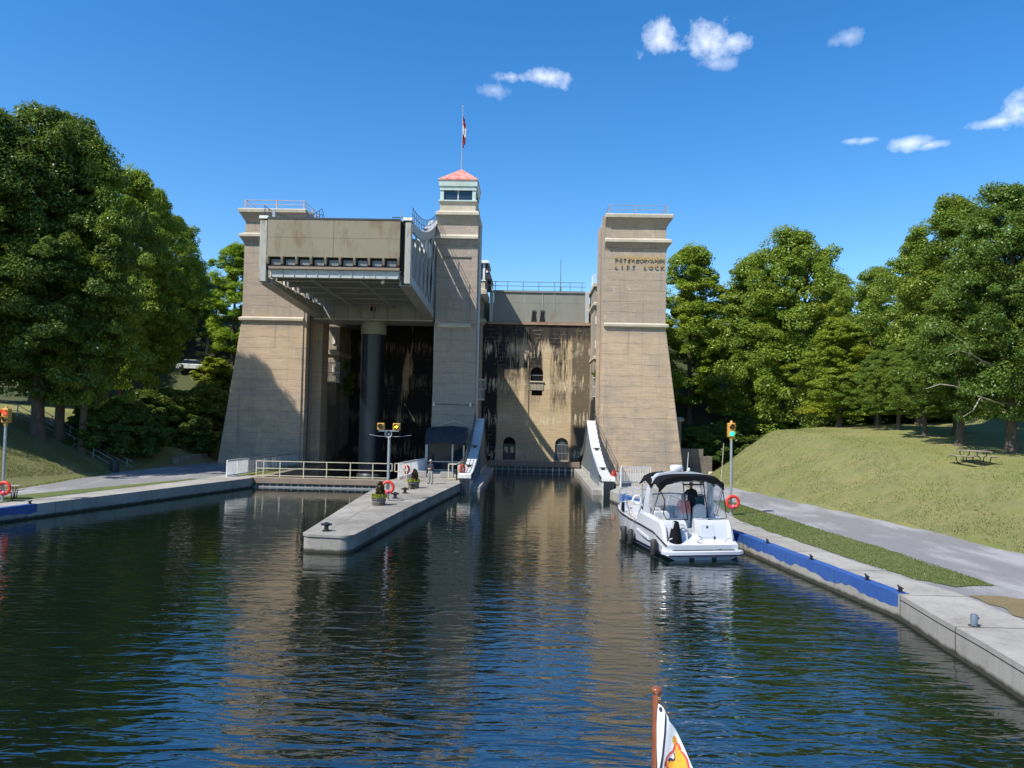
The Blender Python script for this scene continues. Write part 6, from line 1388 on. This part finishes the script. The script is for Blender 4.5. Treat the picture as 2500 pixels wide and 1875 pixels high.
LTREES = [(0, -55, 57, 232, .95, DK, .3, 'tallest dark maple overhanging the left quay signal post'), (2, 70, 60, 228, .85, DK, 1.4, 'tall dark maple at the head of the bank stair'),
          (1, 118, 62, 250, .82, DK, 2.9, 'tall dense maple right of the bank stair head'), (0, 170, 61.5, 305, .62, (1.15, 1.2, .85), 4.2, 'maple with sunlit yellow-green top in the left row'),
          (3, 252, 78, 362, .85, (1.35, 1.4, .8), .9, 'maple midway down the left row beside the bank'), (1, 306, 82, 412, .8, (1.3, 1.35, .8), 1.9, 'narrow maple in the left row just behind the sunlit one'), (2, 352, 98, 462, .95, (1.0, 1.05, .8), 2.2, 'rounded maple near the low dark wall'),  # bright tints in the left row put sunshine into the leaf colour
          (1, 398, 105, 552, 1.05, (.9, 1.0, .8), 5.1, 'lower maple closing the left row towards the lock'), (3, 494, 97, 524, 1.1, (1.6, 1.75, .8), 1.0, 'bright yellow-green maple behind the tree-shaded tower'),
          (4, -240, 54, 235, 1.0, DK, 3.0, 'dark maple on the left bank beyond the stair trees'), (1, -430, 50, 250, 1.0, DK, 1.0, 'dark maple further back along the left bank')]
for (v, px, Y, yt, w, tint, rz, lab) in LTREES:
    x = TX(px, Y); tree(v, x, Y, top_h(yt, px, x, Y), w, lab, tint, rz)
RTREES = [(3, 1487, 92, 535, 1.05, (1.45, 1.45, .85), .4, 'light green maple rising beside the lettered tower'), (0, 1620, 88, 560, 1.0, (1.2, 1.25, 1.0), 3.4, 'maple left half of the broad clump behind the berm'), (2, 1712, 84, 506, .95, (1.3, 1.3, .9), 1.7, 'broad maple with yellowing patch behind the berm crest'),
          (1, 1800, 90, 600, 1.0, (1.2, 1.25, 1.0), .2, 'maple filling the back of the clump behind the berm'), (4, 1888, 74, 585, .95, (1.2, 1.25, .95), 2.6, 'rounded maple in the row across the lawn'), (1, 1975, 68, 520, .95, (1.2, 1.25, 1.0), 4.4, 'slender maple between the rounded one and the big trunks'),
          (0, 2056, 56, 436, .9, (1.1, 1.15, .9), 5.6, 'tall maple behind the two big-trunked trees'), (2, 2170, 47.2, 408, .88, (.75, .88, .85), .8, 'massive tree with split orange-brown trunk beside the picnic table'), (4, 2300, 45, 430, .95, DK, 2.0, 'tall dark maple at the far right of the lawn'),
          (4, 2061, 50, 600, 1.05, (.8, .92, .85), 3.7, 'thick-trunked maple behind the picnic table')]
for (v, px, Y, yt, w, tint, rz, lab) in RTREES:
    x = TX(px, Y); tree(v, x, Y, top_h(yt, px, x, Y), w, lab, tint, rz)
x = TX(1806, 71); tree(3, x, 71, top_h(690, 1806, x, 71), 1.5, 'small bright maple with low crown on the berm lawn', (1.55, 1.4, .8), 2.0)
for (px, Y, yt, lab) in ((1887, 65, 760, 'thin-trunked young tree on the lawn, first beyond the small bright maple'), (1932, 61, 740, 'thin-trunked young tree on the lawn, second beyond the small bright maple'), (1987, 56, 720, 'thin-trunked young tree nearest the thick-trunked maple')):
    x = TX(px, Y); tree(1, x, Y, top_h(yt, px, x, Y), 1.25, lab, (.9, 1, .85), px * .01)
# background wood along the embankments
rnd = random.Random(77); k = 0
for (px, Y, yt) in ((1500, 104, 640), (1590, 106, 620), (1700, 108, 640), (1790, 104, 700), (1870, 100, 680), (1960, 96, 660), (2050, 92, 640), (2140, 88, 600), (2240, 82, 560), (330, 104, 620), (400, 106, 660), (455, 108, 600), (250, 98, 560), (160, 92, 520), (60, 86, 500), (-60, 80, 450)):
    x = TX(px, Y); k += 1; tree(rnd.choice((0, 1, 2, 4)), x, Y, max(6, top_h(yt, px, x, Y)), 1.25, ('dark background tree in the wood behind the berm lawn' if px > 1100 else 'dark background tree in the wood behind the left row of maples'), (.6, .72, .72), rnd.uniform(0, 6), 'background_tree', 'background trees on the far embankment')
for (px, Y, h, w, tint) in ((1500, 80, 4.5, 1.2, DK), (1560, 83, 5, 1.2, DK), (1620, 85, 5, 1.3, DK), (1690, 84, 5.5, 1.3, DK), (1760, 82, 5, 1.3, DK), (1830, 82, 5, 1.4, DK), (1900, 80, 5, 1.4, DK), (1970, 76, 4.5, 1.4, DK), (2030, 72, 4, 1.3, DK),
                            (300, 74, 4, 1.4, DK), (350, 78, 4.5, 1.4, DK), (400, 80, 5, 1.3, DK), (440, 84, 5, 1.2, MD), (250, 70, 3.5, 1.4, DK), (460, 92, 3.5, 1.4, YG), (425, 76, 3.5, 1.2, DK), (705, 88, 7.5, .7, MD), (320, 70, 3, 1.4, DK), (210, 66, 3, 1.5, DK), (232, 63.6, 4.2, 1.2, DK), (285, 66, 4.2, 1.2, DK), (180, 65.2, 3, 1.2, DK)):
    x = TX(px, Y)
    lab = ('dark shrub in the shade behind the grass berm' if px > 1100 else 'dark shrub in the shaded undergrowth of the stair bank') if tint is DK else ('green shrub growing by the steel stair under the raised chamber' if px == 705 else ('pale yellow-green shrub on the bank beside the tree-shaded tower' if tint is YG else 'mid-green shrub behind the low dark wall'))
    shrub(x, Y, h, w, lab, tint, rnd.uniform(0, 6))
shrub(7.5, 84.3, 1.1, 1.0, 'tuft of green weeds growing on the wing wall balcony', LT, 0, 10.3)
# bare dead boughs on the big right tree
db = thing('dead_branch', 'pair of bleached bare boughs reaching from the massive split-trunk tree', 'branch', (29, 47, 6))
def bough(pts, r): MB().tube(pts, r, 6).build('bough', M['deadwood'], db, smooth=60)
P_ = lambda px, py, Y: ((px - 1142) / 1650 * Y, Y, 5.85 + (900 + (px - 1142) * .0192 - py) / 1650 * Y)
bough([P_(2150, 872, 46.6), P_(2105, 858, 46), P_(2075, 845, 45.8), P_(2050, 834, 45.5), P_(2020, 830, 45.3), P_(1990, 840, 45)], [.06, .05, .045, .04, .03, .015]); bough([P_(2105, 858, 46), P_(2090, 885, 45.9), P_(2068, 900, 45.7)], [.04, .03, .012]); bough([P_(2105, 858, 46), P_(2125, 890, 46)], [.025, .01]); bough([P_(2063, 840, 45.6), P_(2058, 820, 45.6)], [.02, .008])
bough([P_(2150, 800, 46.4), P_(2110, 780, 46), P_(2085, 765, 45.8), P_(2080, 745, 45.6), P_(2040, 720, 45.3)], [.07, .055, .045, .03, .012]); bough([P_(2085, 765, 45.8), P_(2060, 758, 45.6), P_(2035, 770, 45.4)], [.035, .025, .01]); bough([P_(2110, 780, 46), P_(2098, 790, 46), P_(2090, 775, 45.9)], [.03, .02, .01])
# leafless twiggy tree between the left row and the tower
bt_ = thing('bare_tree', 'grey leafless twiggy tree between the left row and the tower', 'tree', (TX(438, 100), 100, ground_z(TX(438, 100), 100)))
lm, tips = limb_mesh(33, 12, .16, .3, 2.2); o = lm.build('trunk', M['deadwood'], None, smooth=60); o.parent = bt_

# ------------------------------------------------------------------ our own boat's bow with jack staff and flag
ob = thing('tour_boat_bow', 'varnished and white bow of the tour boat under the flag staff', 'boat', (.5, 2, 0))
sec = []
for (y, b, zs, zk) in ((-4, 2.6, 2.55, -.6), (0, 2.5, 2.6, -.6), (2, 1.9, 2.68, -.55), (3.4, 1.0, 2.75, -.4), (4.3, .12, 2.8, .1)): sec.append([(.69 - b, y, zs), (.69 - b * .8, y, .4), (.69, y, zk), (.69 + b * .8, y, .4), (.69 + b, y, zs)])
m = MB(); vs = [p for s in sec for p in s]; m.add(vs, [(k * 5 + i, k * 5 + (i + 1) % 5, (k + 1) * 5 + (i + 1) % 5, (k + 1) * 5 + i) for k in range(4) for i in range(5)]); m.build('bow_hull', M['white'], ob)
jx, jy = .69, 4.0
VARN = simple('varnished_wood', (.26, .075, .025), .25, var=.2, scale=6, Coat_Weight=.5)
js = thing('flag_staff', 'varnished wooden staff with round top on the tour boat bow', 'flagpole', (jx, jy, 2.7))
MB().lathe([(.032, 2.7), (.030, 3.4), (.022, 4.10), (.019, 4.444), (.022, 4.446), (.028, 4.455), (.029, 4.466), (.025, 4.474), (.012, 4.478), (0, 4.478)], (jx - .005, jy, 0), 20).build('staff', VARN, js, smooth=50)
MB().torus((jx + .006, jy - .02, 4.425), .006, .0015, 'y', 12, 5).build('eyelet', M['gold'], js)
fl = thing('flag', 'drooping white flag with navy stripe and gold heraldic figure on the bow staff', 'flag', (jx, jy, 4.2))
K = .000284
def FP(zx, zy, d=0):
    X_ = .688 + (zx - 485) * K; Z_ = 4.447 - (zy - 280) * K - (X_ - .69) * .02
    u = (zx - 475 - max(0, 0)) / 700
    return (X_, jy - .022 - .02 * math.sin(u * 7 + (zy - 500) * .0016) - .05 * max(0, u) - d, Z_)
def edge(zy):    # fly edge of the drooping cloth in flag coordinates
    return interp(zy, [440, 480, 560, 640, 690, 720, 850, 1000, 1200, 1400, 1600, 1700, 2000, 2400], [505, 575, 605, 660, 662, 690, 790, 870, 965, 1050, 1150, 1190, 1300, 1420])
def hoist(zy): return interp(zy, [440, 600, 800, 1200, 1700, 2400], [492, 476, 466, 466, 488, 492])
def cloth(f0, f1, y0, y1, ny, nx, mat, nm, d=0):
    vs = []
    for j in range(ny + 1):
        zy = y0 + (y1 - y0) * j / ny; a, b = f0(zy), max(f0(zy) + 1, f1(zy))
        for i in range(nx + 1): vs.append(FP(a + (b - a) * i / nx, zy, d))
    return MB().add(vs, [(j * (nx + 1) + i, j * (nx + 1) + i + 1, (j + 1) * (nx + 1) + i + 1, (j + 1) * (nx + 1) + i) for j in range(ny) for i in range(nx)]).build(nm, mat, fl, smooth=60)
FW = simple('white_flag_cloth', (.74, .75, .74), .85, var=.04, scale=40); FN = simple('navy_print', (.022, .028, .075), .8, var=.05); FG = simple('gold_print', (.78, .36, .03), .8, var=.08, scale=60); FR = simple('red_print', (.62, .07, .06), .8, var=.05)
cloth(hoist, edge, 440, 2400, 60, 14, FW, 'flag_cloth')
cloth(lambda z: interp(z, [560, 900, 1300, 1660, 2400], [598, 585, 555, 500, 470]), lambda z: min(edge(z), interp(z, [560, 640, 900, 1300, 1660, 2400], [606, 628, 622, 592, 548, 520])), 560, 2400, 50, 2, FN, 'navy_stripe', .0012)
def poly_print(pts, mat, nm, d):
    bm = bmesh.new(); vb = [bm.verts.new(FP(x, y, d)) for x, y in pts]; es = [bm.edges.new((vb[i], vb[(i + 1) % len(vb)])) for i in range(len(vb))]; bmesh.ops.triangle_fill(bm, edges=es, use_beauty=True)
    l = WLOC[fl.name]
    for v in bm.verts: v.co -= l
    me = bpy.data.meshes.new(nm); bm.to_mesh(me); bm.free(); me.materials.append(mat); o = bpy.data.objects.new(nm, me); col.objects.link(o); o.parent = fl
def dens(pts, n=4): return [((a[0] * (1 - k / n) + b[0] * k / n), (a[1] * (1 - k / n) + b[1] * k / n)) for a, b in zip(pts, pts[1:] + pts[:1]) for k in range(n)]
gold = [(755, 985), (800, 988), (828, 1050), (832, 1100), (872, 1190), (905, 1255), (950, 1290), (980, 1350), (985, 1410), (1005, 1480), (1040, 1560), (1105, 1572), (1145, 1650), (1180, 1800), (1210, 2000), (820, 2000), (700, 1800), (705, 1640), (745, 1595), (660, 1545), (640, 1470), (665, 1425), (705, 1440), (750, 1405), (795, 1425), (800, 1230), (772, 1130), (747, 1085)]
poly_print(dens(gold), FG, 'gold_figure', .0014)
def stroke(pts, w, mat, nm, d):
    L_, R2 = [], []
    for i, p in enumerate(pts):
        a = pts[max(0, i - 1)]; b = pts[min(len(pts) - 1, i + 1)]; tx, ty = b[0] - a[0], b[1] - a[1]; l = math.hypot(tx, ty) or 1; L_.append((p[0] - ty / l * w / 2, p[1] + tx / l * w / 2)); R2.append((p[0] + ty / l * w / 2, p[1] - tx / l * w / 2))
    vs = [FP(*q, d) for pr in zip(L_, R2) for q in pr]; MB().add(vs, [(2 * i, 2 * i + 1, 2 * i + 3, 2 * i + 2) for i in range(len(pts) - 1)]).build(nm, mat, fl)
stroke([(885, 1225), (868, 1150), (835, 1115), (800, 1140), (788, 1195), (770, 1255), (700, 1310), (650, 1375), (632, 1450), (645, 1520), (680, 1570), (735, 1600), (765, 1645)], 38, FR, 'red_outline', .0022)
stroke([(895, 1235), (945, 1275), (985, 1340), (1005, 1420), (1015, 1490), (1050, 1545), (1105, 1562), (1150, 1640), (1175, 1740)], 38, FR, 'red_outline', .0022)
for l_ in ([(760, 1060), (795, 1070), (830, 1090)], [(752, 1010), (790, 1040), (825, 1030)], [(855, 1180), (858, 1290), (850, 1365)], [(805, 1345), (855, 1370), (885, 1460), (860, 1530), (775, 1515)], [(885, 1465), (915, 1480), (920, 1700)], [(930, 1290), (928, 1400), (945, 1560), (940, 1700)], [(945, 1560), (1000, 1515), (1035, 1500)], [(870, 1360), (895, 1300)], [(780, 1520), (755, 1600)], [(960, 1420), (950, 1540)], [(1045, 1580), (1030, 1680)], [(880, 1560), (885, 1640), (860, 1690)], [(800, 1610), (860, 1650)]):
    stroke(l_, 6, M['black'], 'black_line', .0026)
poly_print(dens([(668, 1412), (700, 1378), (745, 1385), (768, 1410), (790, 1360), (775, 1285), (795, 1290), (802, 1420), (770, 1440), (720, 1425), (705, 1450)]), FN, 'navy_mark', .003)
poly_print(dens([(610, 1445), (625, 1430), (622, 1540), (655, 1612), (625, 1590), (606, 1530)]), FN, 'navy_mark', .003)
poly_print([(527 + 30 * math.cos(a * .5236), 522 + 46 * math.sin(a * .5236)) for a in range(12)], M['blk_steel'], 'grommet', .002)
